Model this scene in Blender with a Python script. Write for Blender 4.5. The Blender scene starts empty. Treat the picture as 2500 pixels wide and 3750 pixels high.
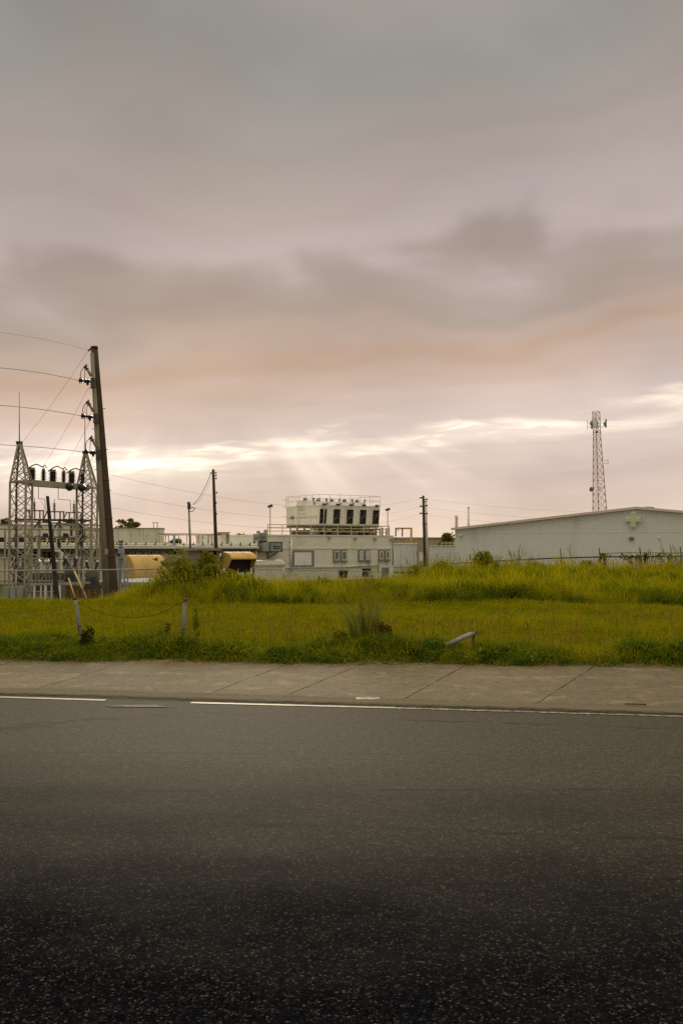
import bpy, math, random
import numpy as np
from mathutils import Vector
R = math.radians
random.seed(7)
rng = np.random.default_rng(11)
SC = bpy.context.scene
COL = SC.collection

# ------------------------------------------------------------------ camera
F = 3524.0                      # focal length in photo pixels (2500 x 3750)
PITCH = math.atan(125.0 / F)    # horizon a little below the middle
CAMH = 1.6
cam_d = bpy.data.cameras.new('camera')
cam = bpy.data.objects.new('camera', cam_d)
COL.objects.link(cam)
cam.location = (0, 0, CAMH)
cam.rotation_euler = (R(90) + PITCH, 0, 0)
cam_d.sensor_fit = 'AUTO'
cam_d.sensor_width = 36
cam_d.lens = 36 * F / 3750.0
cam_d.clip_start = 0.1
cam_d.clip_end = 9000
SC.camera = cam

# ------------------------------------------------------------------ sun, sky, exposure
SUN_AZ, SUN_EL = R(-8.0), R(12.0)
sun_dir = Vector((math.sin(SUN_AZ) * math.cos(SUN_EL), math.cos(SUN_AZ) * math.cos(SUN_EL), math.sin(SUN_EL)))
sd = bpy.data.lights.new('sun', 'SUN')
sd.energy = 1.5
sd.angle = R(16)
sd.color = (1.0, 0.86, 0.68)
sun = bpy.data.objects.new('sun', sd)
COL.objects.link(sun)
sun.location = (0, 0, 60)
sun.rotation_euler = sun_dir.to_track_quat('Z', 'Y').to_euler()
SC.view_settings.view_transform = 'Standard'
SC.view_settings.look = 'None'
SC.view_settings.exposure = 0.0
SC.view_settings.gamma = 1.0
SC.cycles.max_bounces = 6
SC.cycles.transparent_max_bounces = 12
SC.cycles.use_denoising = False

def lin(r, g, b):
    f = lambda c: (c / 255 / 12.92) if c <= 10 else ((c / 255 + 0.055) / 1.055) ** 2.4
    return (f(r), f(g), f(b), 1.0)

class NT:
    """tiny node-tree helper"""
    def __init__(s, tree): s.t = tree; s.n = tree.nodes; s.l = tree.links
    def node(s, typ, **kw):
        n = s.n.new(typ)
        for k, v in kw.items(): setattr(n, k, v)
        return n
    def put(s, sock, v):
        if isinstance(v, bpy.types.NodeSocket): s.l.new(v, sock)
        elif v is not None: sock.default_value = v
    def math(s, op, a, b=None, c=None, clamp=False):
        n = s.node('ShaderNodeMath', operation=op, use_clamp=clamp)
        s.put(n.inputs[0], a); s.put(n.inputs[1], b); s.put(n.inputs[2], c)
        return n.outputs[0]
    def vmath(s, op, a, b=None):
        n = s.node('ShaderNodeVectorMath', operation=op)
        s.put(n.inputs[0], a); s.put(n.inputs[1], b)
        return n.outputs['Value'] if op in ('DOT_PRODUCT', 'LENGTH') else n.outputs[0]
    def noise(s, vec, scale, detail=4, rough=0.5, dist=0.0):
        n = s.node('ShaderNodeTexNoise')
        s.put(n.inputs['Vector'], vec)
        n.inputs['Scale'].default_value = scale
        n.inputs['Detail'].default_value = detail
        n.inputs['Roughness'].default_value = rough
        n.inputs['Distortion'].default_value = dist
        return n.outputs[0]
    def maprange(s, v, a, b, c=0.0, d=1.0, smooth=False):
        n = s.node('ShaderNodeMapRange')
        if smooth: n.interpolation_type = 'SMOOTHSTEP'
        s.put(n.inputs[0], v)
        for i, q in enumerate((a, b, c, d)): n.inputs[1 + i].default_value = q
        return n.outputs[0]
    def mix(s, fac, a, b, blend='MIX'):
        n = s.node('ShaderNodeMix', data_type='RGBA', blend_type=blend)
        s.put(n.inputs[0], fac); s.put(n.inputs[6], a); s.put(n.inputs[7], b)
        return n.outputs[2]
    def ramp(s, v, stops, interp='LINEAR'):
        n = s.node('ShaderNodeValToRGB')
        cr = n.color_ramp; cr.interpolation = interp
        while len(cr.elements) < len(stops): cr.elements.new(0.5)
        for e, (p, c) in zip(cr.elements, stops): e.position = p; e.color = c
        s.put(n.inputs[0], v)
        return n.outputs[0]
    def xyz(s, x, y, z):
        n = s.node('ShaderNodeCombineXYZ')
        s.put(n.inputs[0], x); s.put(n.inputs[1], y); s.put(n.inputs[2], z)
        return n.outputs[0]
    def sep(s, v):
        n = s.node('ShaderNodeSeparateXYZ'); s.put(n.inputs[0], v)
        return n.outputs[0], n.outputs[1], n.outputs[2]

W = bpy.data.worlds.new('World')
SC.world = W
W.cycles.sampling_method = 'MANUAL'
W.cycles.sample_map_resolution = 512
W.use_nodes = True
def build_world():
    t = NT(W.node_tree)
    t.n.clear()
    d = t.node('ShaderNodeTexCoord').outputs['Generated']
    x, y, z = t.sep(d)
    e = t.math('MULTIPLY', t.math('ARCSINE', t.math('MINIMUM', t.math('MAXIMUM', z, -1.0), 1.0)), 57.2958)
    zz = t.math('ADD', t.math('MAXIMUM', z, 0.0), 0.10)
    px = t.math('DIVIDE', x, zz); py = t.math('DIVIDE', y, zz)
    pv = t.xyz(t.math('MULTIPLY', px, 0.8), t.math('ADD', py, t.math('MULTIPLY', px, 0.25)), 0.0)
    pa = t.xyz(t.math('MULTIPLY', px, 0.72), t.math('ADD', t.math('MULTIPLY', py, 1.05), t.math('MULTIPLY', px, 0.22)), 0.7)
    n1 = t.noise(pv, 0.95, 3, 0.5, 0.3)
    n4 = t.noise(t.xyz(t.math('ADD', t.math('MULTIPLY', x, 5.2), 3.7), t.math('MULTIPLY', y, 5.2), t.math('ADD', t.math('MULTIPLY', z, 8.0), t.math('MULTIPLY', x, 1.4))), 1.0, 3, 0.42, 0.3)
    n2 = t.noise(pa, 1.9, 6, 0.55, 0.5)
    n3 = t.noise(pa, 5.5, 6, 0.6, 0.6)
    ep = t.math('MAXIMUM', e, 0.0)
    warp = t.math('MULTIPLY', t.math('SUBTRACT', n1, 0.5), t.math('ADD', t.math('MULTIPLY', ep, 0.55), 0.3))
    warp2 = t.math('MULTIPLY', t.math('SUBTRACT', n2, 0.5), t.math('ADD', t.math('MULTIPLY', ep, 0.16), 0.5))
    warp3 = t.math('MULTIPLY', t.math('SUBTRACT', n4, 0.5), t.math('MULTIPLY', t.maprange(ep, 5.0, 12.0), t.math('MULTIPLY', ep, 0.55)))
    e2 = t.math('ADD', t.math('ADD', t.math('ADD', t.math('SUBTRACT', ep, t.math('MULTIPLY', x, 5.0)), warp), warp2), warp3)
    st = [(0, (226, 208, 190)), (1.6, (214, 197, 184)), (3.2, (204, 188, 178)), (4.8, (216, 201, 190)), (5.9, (238, 224, 209)),
          (6.7, (211, 197, 188)), (8.2, (208, 190, 179)), (9.4, (198, 176, 161)), (10.8, (188, 163, 144)), (12.2, (184, 165, 151)), (13.8, (168, 154, 143)),
          (15.2, (168, 156, 148)), (17.2, (184, 172, 168)), (20.5, (172, 161, 154)), (24.5, (158, 151, 143)), (29, (145, 144, 138)), (40, (148, 146, 139))]
    base = t.ramp(t.math('DIVIDE', e2, 40.0), [(p / 40.0, lin(*c)) for p, c in st], 'EASE')
    # mottling of the cloud deck
    mod = t.math('ADD', 0.565, t.math('ADD', t.math('MULTIPLY', n2, 0.16), t.math('ADD', t.math('MULTIPLY', n3, 0.08), t.math('MULTIPLY', n4, 0.66))))
    base = t.mix(1.0, base, t.xyz(mod, mod, mod), 'MULTIPLY')
    # an overcast deck is brighter overhead than low down, all the way round
    zen = t.maprange(e, 27.0, 68.0, 1.0, 4.6, True)
    zb = t.maprange(e, 27.0, 68.0, 1.0, 3.6, True)
    base = t.mix(1.0, base, t.xyz(t.math('MULTIPLY', zen, 1.04), zen, zb), 'MULTIPLY')
    # bright breaks low over the horizon, strongest towards the sun
    sdv = t.vmath('DOT_PRODUCT', d, tuple(sun_dir))
    near = t.maprange(sdv, 0.80, 1.0, 0.25, 1.0, True)
    k = t.math('SUBTRACT', e2, 5.9)
    band = t.math('EXPONENT', t.math('MULTIPLY', t.math('MULTIPLY', k, k), -2.2))
    streak = t.maprange(t.noise(pa, 3.6, 5, 0.55, 0.6), 0.42, 0.66, 0.0, 1.0, True)
    gl = t.math('MULTIPLY', t.math('MULTIPLY', band, streak), t.math('MULTIPLY', near, 0.62))
    base = t.mix(1.0, base, t.mix(gl, (0, 0, 0, 1), (1.0, 0.86, 0.62, 1)), 'ADD')
    # faint rays fanning down from behind the cloud bank
    sx, sz = sun_dir.x / sun_dir.y, sun_dir.z / sun_dir.y
    yy = t.math('MAXIMUM', y, 0.05)
    rx = t.math('SUBTRACT', t.math('DIVIDE', x, yy), sx)
    rz = t.math('SUBTRACT', sz, t.math('DIVIDE', z, yy))
    ang = t.math('DIVIDE', rx, t.math('MAXIMUM', rz, 0.02))
    rn = t.noise(t.xyz(ang, 0.0, 0.0), 1.9, 2, 0.5)
    ray = t.maprange(rn, 0.44, 0.70, 0.0, 1.0, True)
    fall = t.math('MULTIPLY', t.maprange(rz, 0.085, 0.12, 0.0, 1.0, True), t.maprange(rz, 0.12, 0.21, 1.0, 0.15, True))
    side = t.maprange(t.math('ABSOLUTE', rx), 0.12, 0.36, 1.0, 0.0, True)
    front = t.maprange(y, 0.1, 0.4, 0.0, 1.0)
    rayf = t.math('MULTIPLY', t.math('MULTIPLY', ray, fall), t.math('MULTIPLY', side, t.math('MULTIPLY', front, 0.20)))
    base = t.mix(1.0, base, t.mix(rayf, (0, 0, 0, 1), (1.0, 0.9, 0.72, 1)), 'ADD')
    # the clear sky above the deck, barely seen
    sky = t.node('ShaderNodeTexSky', sky_type='NISHITA', sun_disc=False)
    sky.sun_elevation = SUN_EL; sky.sun_rotation = SUN_AZ
    bg1 = t.node('ShaderNodeBackground'); t.put(bg1.inputs[0], sky.outputs[0]); bg1.inputs[1].default_value = 0.08
    bg2 = t.node('ShaderNodeBackground'); t.put(bg2.inputs[0], base); bg2.inputs[1].default_value = 1.0
    mx = t.node('ShaderNodeMixShader'); mx.inputs[0].default_value = 0.975
    t.l.new(bg1.outputs[0], mx.inputs[1]); t.l.new(bg2.outputs[0], mx.inputs[2])
    out = t.node('ShaderNodeOutputWorld'); t.l.new(mx.outputs[0], out.inputs[0])
build_world()

# ------------------------------------------------------------------ photo pixel -> place
cp, sp = math.cos(PITCH), math.sin(PITCH)
def ray(px, py):
    u, v = (px - 1250) / F, (1875 - py) / F
    return (u, cp - v * sp, sp + v * cp)
def P(px, py, Y):
    r = ray(px, py); k = Y / r[1]
    return Vector((r[0] * k, Y, CAMH + r[2] * k))
def G(px, py, z=0.0):
    r = ray(px, py); k = (z - CAMH) / r[2]
    return Vector((r[0] * k, r[1] * k, z))
class Plane:
    """an upright plane through two ground points; gives places on it from photo pixels"""
    def __init__(s, pxa, ya, pxb, yb):
        a = P(pxa, 2000, ya); b = P(pxb, 2000, yb)
        s.a = Vector((a.x, a.y)); d = Vector((b.x - a.x, b.y - a.y)); s.d = d.normalized()
        s.n = Vector((s.d.y, -s.d.x))          # towards the camera
        if s.n.y > 0: s.n = -s.n
    def uz(s, px, py):
        r = ray(px, py)
        k = s.a.dot(s.n) / (r[0] * s.n.x + r[1] * s.n.y)
        q = Vector((r[0] * k, r[1] * k))
        return (q - s.a).dot(s.d), CAMH + r[2] * k
    def at(s, u, z, out=0.0):
        q = s.a + s.d * u + s.n * out
        return Vector((q.x, q.y, z))
    def p(s, px, py, out=0.0):
        u, z = s.uz(px, py)
        return s.at(u, z, out)
    def rect(s, x0, y0, x1, y1):
        mx, my = (x0 + x1) / 2, (y0 + y1) / 2
        return s.uz(x0, my)[0], s.uz(x1, my)[0], s.uz(mx, y1)[1], s.uz(mx, y0)[1]

# ------------------------------------------------------------------ mesh builder
ORG = {}
class MB:
    def __init__(s): s.v = []; s.f = []; s.sm = []
    def quadbox(s, lo, hi):
        """lo, hi: four points each, same winding"""
        b = len(s.v); s.v += [tuple(p) for p in lo] + [tuple(p) for p in hi]
        for q in ((0, 3, 2, 1), (4, 5, 6, 7), (0, 1, 5, 4), (1, 2, 6, 5), (2, 3, 7, 6), (3, 0, 4, 7)):
            s.f.append(tuple(b + i for i in q)); s.sm.append(False)
        return s
    def box(s, c, size, rz=0.0):
        cx, cy, cz = c; hx, hy, hz = size[0] / 2, size[1] / 2, size[2] / 2
        ca, sa = math.cos(rz), math.sin(rz)
        def q(x, y, z): return (cx + x * ca - y * sa, cy + x * sa + y * ca, cz + z)
        return s.quadbox([q(-hx, -hy, -hz), q(hx, -hy, -hz), q(hx, hy, -hz), q(-hx, hy, -hz)],
                         [q(-hx, -hy, hz), q(hx, -hy, hz), q(hx, hy, hz), q(-hx, hy, hz)])
    def pbox(s, pl, u0, u1, z0, z1, o0, o1):
        """box on a Plane between outward offsets o0 < o1"""
        return s.quadbox([pl.at(u0, z0, o1), pl.at(u1, z0, o1), pl.at(u1, z0, o0), pl.at(u0, z0, o0)],
                         [pl.at(u0, z1, o1), pl.at(u1, z1, o1), pl.at(u1, z1, o0), pl.at(u0, z1, o0)])
    def px(s, pl, x0, y0, x1, y1, o0, o1):
        return s.pbox(pl, *pl.rect(x0, y0, x1, y1), o0, o1)
    def tube(s, pts, r, n=6, r2=None, smooth=True, caps=True):
        pts = [Vector(p) for p in pts]; m = len(pts); b = len(s.v)
        for i, p in enumerate(pts):
            a = pts[max(i - 1, 0)]; c = pts[min(i + 1, m - 1)]
            t = (c - a).normalized()
            up = Vector((0, 0, 1)) if abs(t.z) < 0.9 else Vector((0, -1, 0))
            e1 = t.cross(up).normalized(); e2 = t.cross(e1).normalized()
            rr = r if r2 is None else r + (r2 - r) * i / (m - 1)
            for k in range(n):
                w = 2 * math.pi * (k + 0.5) / n
                s.v.append(tuple(p + e1 * (rr * math.cos(w)) + e2 * (rr * math.sin(w))))
        for i in range(m - 1):
            for k in range(n):
                k2 = (k + 1) % n
                s.f.append((b + i * n + k, b + i * n + k2, b + (i + 1) * n + k2, b + (i + 1) * n + k)); s.sm.append(smooth and n > 5)
        if caps:
            s.f.append(tuple(b + k for k in range(n))[::-1]); s.sm.append(False)
            s.f.append(tuple(b + (m - 1) * n + k for k in range(n))); s.sm.append(False)
        return s
    def bar(s, a, b, w):            # square section
        return s.tube([a, b], w * 0.7071, 4, smooth=False)
    def lathe(s, base, prof, n=10, axis=(0, 0, 1)):
        """prof: (distance along the axis, radius)"""
        base = Vector(base); ax = Vector(axis).normalized()
        up = Vector((0, 0, 1)) if abs(ax.z) < 0.9 else Vector((1, 0, 0))
        e1 = ax.cross(up).normalized(); e2 = ax.cross(e1); b = len(s.v)
        for h, r in prof:
            for k in range(n):
                w = 2 * math.pi * k / n
                s.v.append(tuple(base + ax * h + e1 * (r * math.cos(w)) + e2 * (r * math.sin(w))))
        for i in range(len(prof) - 1):
            for k in range(n):
                k2 = (k + 1) % n
                s.f.append((b + i * n + k, b + i * n + k2, b + (i + 1) * n + k2, b + (i + 1) * n + k)); s.sm.append(True)
        s.f.append(tuple(b + k for k in range(n))[::-1]); s.sm.append(False)
        s.f.append(tuple(b + (len(prof) - 1) * n + k for k in range(n))); s.sm.append(False)
        return s
    def prism(s, poly, off):
        """poly: 3-D outline, off: extrusion vector"""
        b = len(s.v); n = len(poly); off = Vector(off)
        s.v += [tuple(p) for p in poly] + [tuple(Vector(p) + off) for p in poly]
        s.f.append(tuple(range(b, b + n))[::-1]); s.sm.append(False)
        s.f.append(tuple(range(b + n, b + 2 * n))); s.sm.append(False)
        for i in range(n):
            j = (i + 1) % n
            s.f.append((b + i, b + j, b + n + j, b + n + i)); s.sm.append(False)
        return s
    def face(s, pts, smooth=False):
        b = len(s.v); s.v += [tuple(p) for p in pts]
        s.f.append(tuple(range(b, b + len(pts)))); s.sm.append(smooth)
        return s
    def build(s, name, m, parent=None, **tags):
        o3 = Vector(ORG.get(parent.name, (0, 0, 0))) if parent else None
        if o3 is None:
            a = np.array(s.v); o3 = Vector((a[:, 0].mean(), a[:, 1].mean(), a[:, 2].min()))
        me = bpy.data.meshes.new(name)
        me.from_pydata([(p[0] - o3.x, p[1] - o3.y, p[2] - o3.z) for p in s.v], [], s.f)
        me.polygons.foreach_set('use_smooth', s.sm)
        me.materials.append(m)
        import bmesh
        bm = bmesh.new(); bm.from_mesh(me); bmesh.ops.recalc_face_normals(bm, faces=bm.faces); bm.to_mesh(me); bm.free()
        me.update()
        o = bpy.data.objects.new(name, me); COL.objects.link(o)
        if parent: o.parent = parent
        else: o.location = o3
        ORG[o.name] = tuple(o3)
        for k, v in tags.items(): o[k] = v
        return o

def thing(name, label, cat, loc, group=None, kind=None):
    o = bpy.data.objects.new(name, None); COL.objects.link(o)
    o.empty_display_size = 0.3; o.location = loc
    o['label'] = label; o['category'] = cat
    if group: o['group'] = group
    if kind: o['kind'] = kind
    ORG[o.name] = tuple(loc)
    return o
def setting(name):
    o = bpy.data.objects.new(name, None); COL.objects.link(o); o['kind'] = 'structure'
    ORG[o.name] = (0, 0, 0)
    return o

# ------------------------------------------------------------------ materials
MATS = {}
def mat(name, c1, c2=None, scale=2.0, rough=0.8, metal=0.0, spec=0.3, bump=0.0, bscale=20.0, streak=1.0, detail=5, lo=0.35, hi=0.68, c3=None, s3=0.5):
    m = bpy.data.materials.new(name); m.use_nodes = True
    t = NT(m.node_tree); b = t.n['Principled BSDF']
    tc = t.node('ShaderNodeTexCoord').outputs['Object']
    oi = t.node('ShaderNodeObjectInfo').outputs['Random']
    mp = t.node('ShaderNodeMapping'); t.put(mp.inputs[0], tc); mp.inputs['Scale'].default_value = (1, 1, streak)
    t.put(mp.inputs['Location'], t.xyz(t.math('MULTIPLY', oi, 40.0), t.math('MULTIPLY', oi, 17.0), 0.0))
    v = mp.outputs[0]
    c2 = c2 or tuple(c * 0.75 for c in c1)
    f = t.maprange(t.noise(v, scale, detail, 0.6), lo, hi, 0, 1)
    col = t.mix(f, (*c1, 1), (*c2, 1))
    if c3:
        g = t.maprange(t.noise(v, s3, 6, 0.65), 0.52, 0.7, 0, 1)
        col = t.mix(g, col, (*c3, 1))
    t.put(b.inputs['Base Color'], col)
    b.inputs['Roughness'].default_value = rough
    b.inputs['Metallic'].default_value = metal
    b.inputs['Specular IOR Level'].default_value = spec
    if bump:
        bn = t.node('ShaderNodeBump'); bn.inputs['Strength'].default_value = bump; bn.inputs['Distance'].default_value = 0.02
        t.put(bn.inputs['Height'], t.noise(tc, bscale, 4, 0.6)); t.l.new(bn.outputs[0], b.inputs['Normal'])
    MATS[name] = m
    return m
M_WALL = mat('painted_wall', (0.80, 0.775, 0.65), (0.74, 0.715, 0.60), 0.35, streak=0.35, c3=(0.58, 0.555, 0.45), s3=0.9, bump=0.1)
M_WALL2 = mat('weathered_wall', (0.62, 0.60, 0.49), (0.52, 0.49, 0.38), 0.6, streak=0.2, c3=(0.25, 0.23, 0.17), s3=0.8, bump=0.15)
M_WAREHOUSE = mat('warehouse_siding', (0.78, 0.80, 0.77), (0.74, 0.76, 0.73), 0.2, streak=0.4, c3=(0.56, 0.58, 0.53), s3=0.35, rough=0.6)
M_COPING = mat('coping', (0.80, 0.70, 0.62), (0.72, 0.61, 0.53), 0.8)
M_TRIM = mat('pale_trim', (0.80, 0.79, 0.72), (0.68, 0.66, 0.58), 1.2)
M_GREYF = mat('grey_frame', (0.24, 0.25, 0.24), (0.19, 0.20, 0.19), 2.0)
M_WHITE = mat('white_panel', (0.88, 0.87, 0.83), (0.82, 0.80, 0.75), 0.8, c3=(0.74, 0.71, 0.62), s3=1.0)
M_CREAM = mat('cooling_cladding', (0.83, 0.81, 0.75), (0.76, 0.73, 0.64), 0.7, streak=0.15, c3=(0.60, 0.54, 0.40), s3=0.9, lo=0.4, hi=0.75)
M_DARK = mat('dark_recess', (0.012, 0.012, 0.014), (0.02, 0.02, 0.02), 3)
M_GLASS = mat('window_glass', (0.16, 0.15, 0.11), (0.11, 0.11, 0.09), 2, rough=0.15, spec=0.6)
M_YELLOW = mat('yellow_paint', (0.66, 0.54, 0.20), (0.52, 0.42, 0.15), 2.5)
M_OCHRE = mat('ochre_paint', (0.66, 0.43, 0.14), (0.58, 0.37, 0.11), 0.5, rough=0.6, c3=(0.46, 0.28, 0.08), s3=0.7)
M_WOOD = mat('creosoted_wood', (0.10, 0.068, 0.045), (0.055, 0.036, 0.026), 3.0, streak=0.08, rough=0.9, bump=0.3, bscale=30)
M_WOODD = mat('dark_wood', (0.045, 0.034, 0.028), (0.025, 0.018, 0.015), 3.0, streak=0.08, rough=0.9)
M_WOODG = mat('grey_wood', (0.31, 0.275, 0.21), (0.21, 0.185, 0.14), 3.0, streak=0.08, rough=0.9)
M_STEEL = mat('galvanised_steel', (0.40, 0.36, 0.27), (0.27, 0.24, 0.17), 2.0, rough=0.55, metal=0.0, spec=0.5)
M_STEELD = mat('dark_steel', (0.10, 0.095, 0.085), (0.06, 0.055, 0.05), 2.0, rough=0.6)
M_BLUEST = mat('bluish_steel', (0.38, 0.42, 0.43), (0.30, 0.33, 0.33), 2.0, rough=0.85, spec=0.15)
M_RUSTY = mat('rusty_lattice', (0.50, 0.27, 0.16), (0.55, 0.40, 0.30), 0.4, rough=0.8)
M_PORC = mat('brown_porcelain', (0.03, 0.022, 0.02), (0.02, 0.016, 0.016), 4, rough=0.25, spec=0.5)
M_PORCW = mat('white_porcelain', (0.75, 0.73, 0.68), (0.62, 0.60, 0.55), 4, rough=0.3, spec=0.5)
M_WIRE = mat('wire', (0.42, 0.32, 0.26), (0.36, 0.27, 0.21), 1)
M_CONC = mat('bare_concrete', (0.30, 0.27, 0.21), (0.21, 0.19, 0.14), 1.2, streak=0.3, c3=(0.10, 0.09, 0.07), s3=1.0, bump=0.3)
M_PIPE = mat('galvanised_pipe', (0.30, 0.30, 0.285), (0.22, 0.215, 0.20), 6.0, rough=0.7, c3=(0.17, 0.14, 0.10), s3=3)
M_RUST = mat('rust', (0.16, 0.07, 0.03), (0.09, 0.04, 0.02), 8.0)
M_CROSS = mat('pale_green_sign', (0.62, 0.76, 0.46), (0.57, 0.70, 0.42), 1.0, rough=0.4)
M_CROSSE = mat('cream_sign_edge', (0.86, 0.83, 0.62), (0.80, 0.76, 0.56), 1.0, rough=0.4)
M_NAVY = mat('navy_cabinet', (0.035, 0.04, 0.075), (0.02, 0.024, 0.045), 1.5, rough=0.4)
M_GREYBOX = mat('grey_enclosure', (0.36, 0.37, 0.34), (0.29, 0.30, 0.27), 1.5, rough=0.6)
M_DOME = mat('green_grey_dome', (0.52, 0.55, 0.42), (0.44, 0.46, 0.34), 1.0)
M_PAINT = None

# ------------------------------------------------------------------ the ground
def smooth(a, b, x):
    t = np.clip((np.asarray(x, float) - a) / (b - a), 0, 1)
    return t * t * (3 - 2 * t)
E0, E1 = G(20, 2425), G(2440, 2450)            # edge of the grass along the shoulder
def edge_y(x):                                 # where the verge starts
    k = (E1.y - E0.y) / (E1.x - E0.x)
    return E0.y + k * (np.asarray(x, float) - E0.x)
def gh(x, y):
    """height of the ground"""
    x = np.asarray(x, float); y = np.asarray(y, float)
    s = y - edge_y(x)
    base = -0.03 + 0.07 * smooth(0.0, 0.8, s) + 0.04 * smooth(1, 10, s)
    px = x / np.maximum(y, 1) * F
    side = smooth(-930, -620, px)              # the yard on the left lies lower
    right = smooth(120, 420, px)
    rise = 0.05 * smooth(24, 27, y) + 0.16 * right * smooth(27, 33, y) - 0.55 * (1 - right) * smooth(28, 33, y)
    drop_l = -1.15 * smooth(26.0, 31, y)
    near = base + rise * side + drop_l * (1 - side)
    far = -1.85
    k = smooth(38, 56, y)
    b = 0.04 * np.sin(0.9 * x + 0.4 * y) * np.sin(0.55 * y + 1.1) * smooth(0.5, 3, s) * (1 - k)
    return (near + b) * (1 - k) + far * k
def grid_mesh(xs, ys, zf):
    X, Y = np.meshgrid(xs, ys)
    Z = zf(X, Y)
    v = np.stack([X.ravel(), Y.ravel(), Z.ravel()], 1)
    nx, ny = len(xs), len(ys)
    i = np.arange(nx * ny).reshape(ny, nx)
    f = np.stack([i[:-1, :-1].ravel(), i[:-1, 1:].ravel(), i[1:, 1:].ravel(), i[1:, :-1].ravel()], 1)
    return v, f
def np_mesh(name, v, f, m, smooth_=True):
    me = bpy.data.meshes.new(name)
    k = f.shape[1]
    me.vertices.add(len(v)); me.vertices.foreach_set('co', np.ascontiguousarray(v, np.float32).ravel())
    me.loops.add(f.size); me.loops.foreach_set('vertex_index', np.ascontiguousarray(f, np.int32).ravel())
    me.polygons.add(len(f)); me.polygons.foreach_set('loop_start', np.arange(0, f.size, k, dtype=np.int32))
    me.polygons.foreach_set('use_smooth', np.full(len(f), smooth_))
    me.update(calc_edges=True); me.validate()
    me.materials.append(m)
    return me
def soil_mat():
    m = bpy.data.materials.new('soil_and_thatch'); m.use_nodes = True
    t = NT(m.node_tree); b = t.n['Principled BSDF']
    pos = t.node('ShaderNodeNewGeometry').outputs['Position']
    n = t.noise(pos, 0.5, 6, 0.6); n2 = t.noise(pos, 14, 4, 0.6)
    c = t.mix(t.maprange(n, 0.35, 0.65), (0.08, 0.077, 0.008, 1), (0.055, 0.06, 0.007, 1))
    c = t.mix(t.maprange(n2, 0.45, 0.75), c, (0.11, 0.09, 0.012, 1))
    t.put(b.inputs['Base Color'], c); b.inputs['Roughness'].default_value = 0.95; b.inputs['Specular IOR Level'].default_value = 0.1
    return m
M_SOIL = soil_mat()
xs = np.concatenate([[-3500, -1200, -400, -150, -80, -50], np.arange(-36, 36.1, 0.6), [50, 80, 150, 400, 1200, 3500]])
ys = np.concatenate([[-3000, -800, -200, -60, -20, 0, 8], np.arange(10, 60.1, 0.5), [70, 90, 130, 200, 400, 1000, 3500]])
v, f = grid_mesh(xs, ys, gh)
gr = bpy.data.objects.new('ground', np_mesh('ground', v, f, M_SOIL)); COL.objects.link(gr); gr['kind'] = 'structure'

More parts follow.
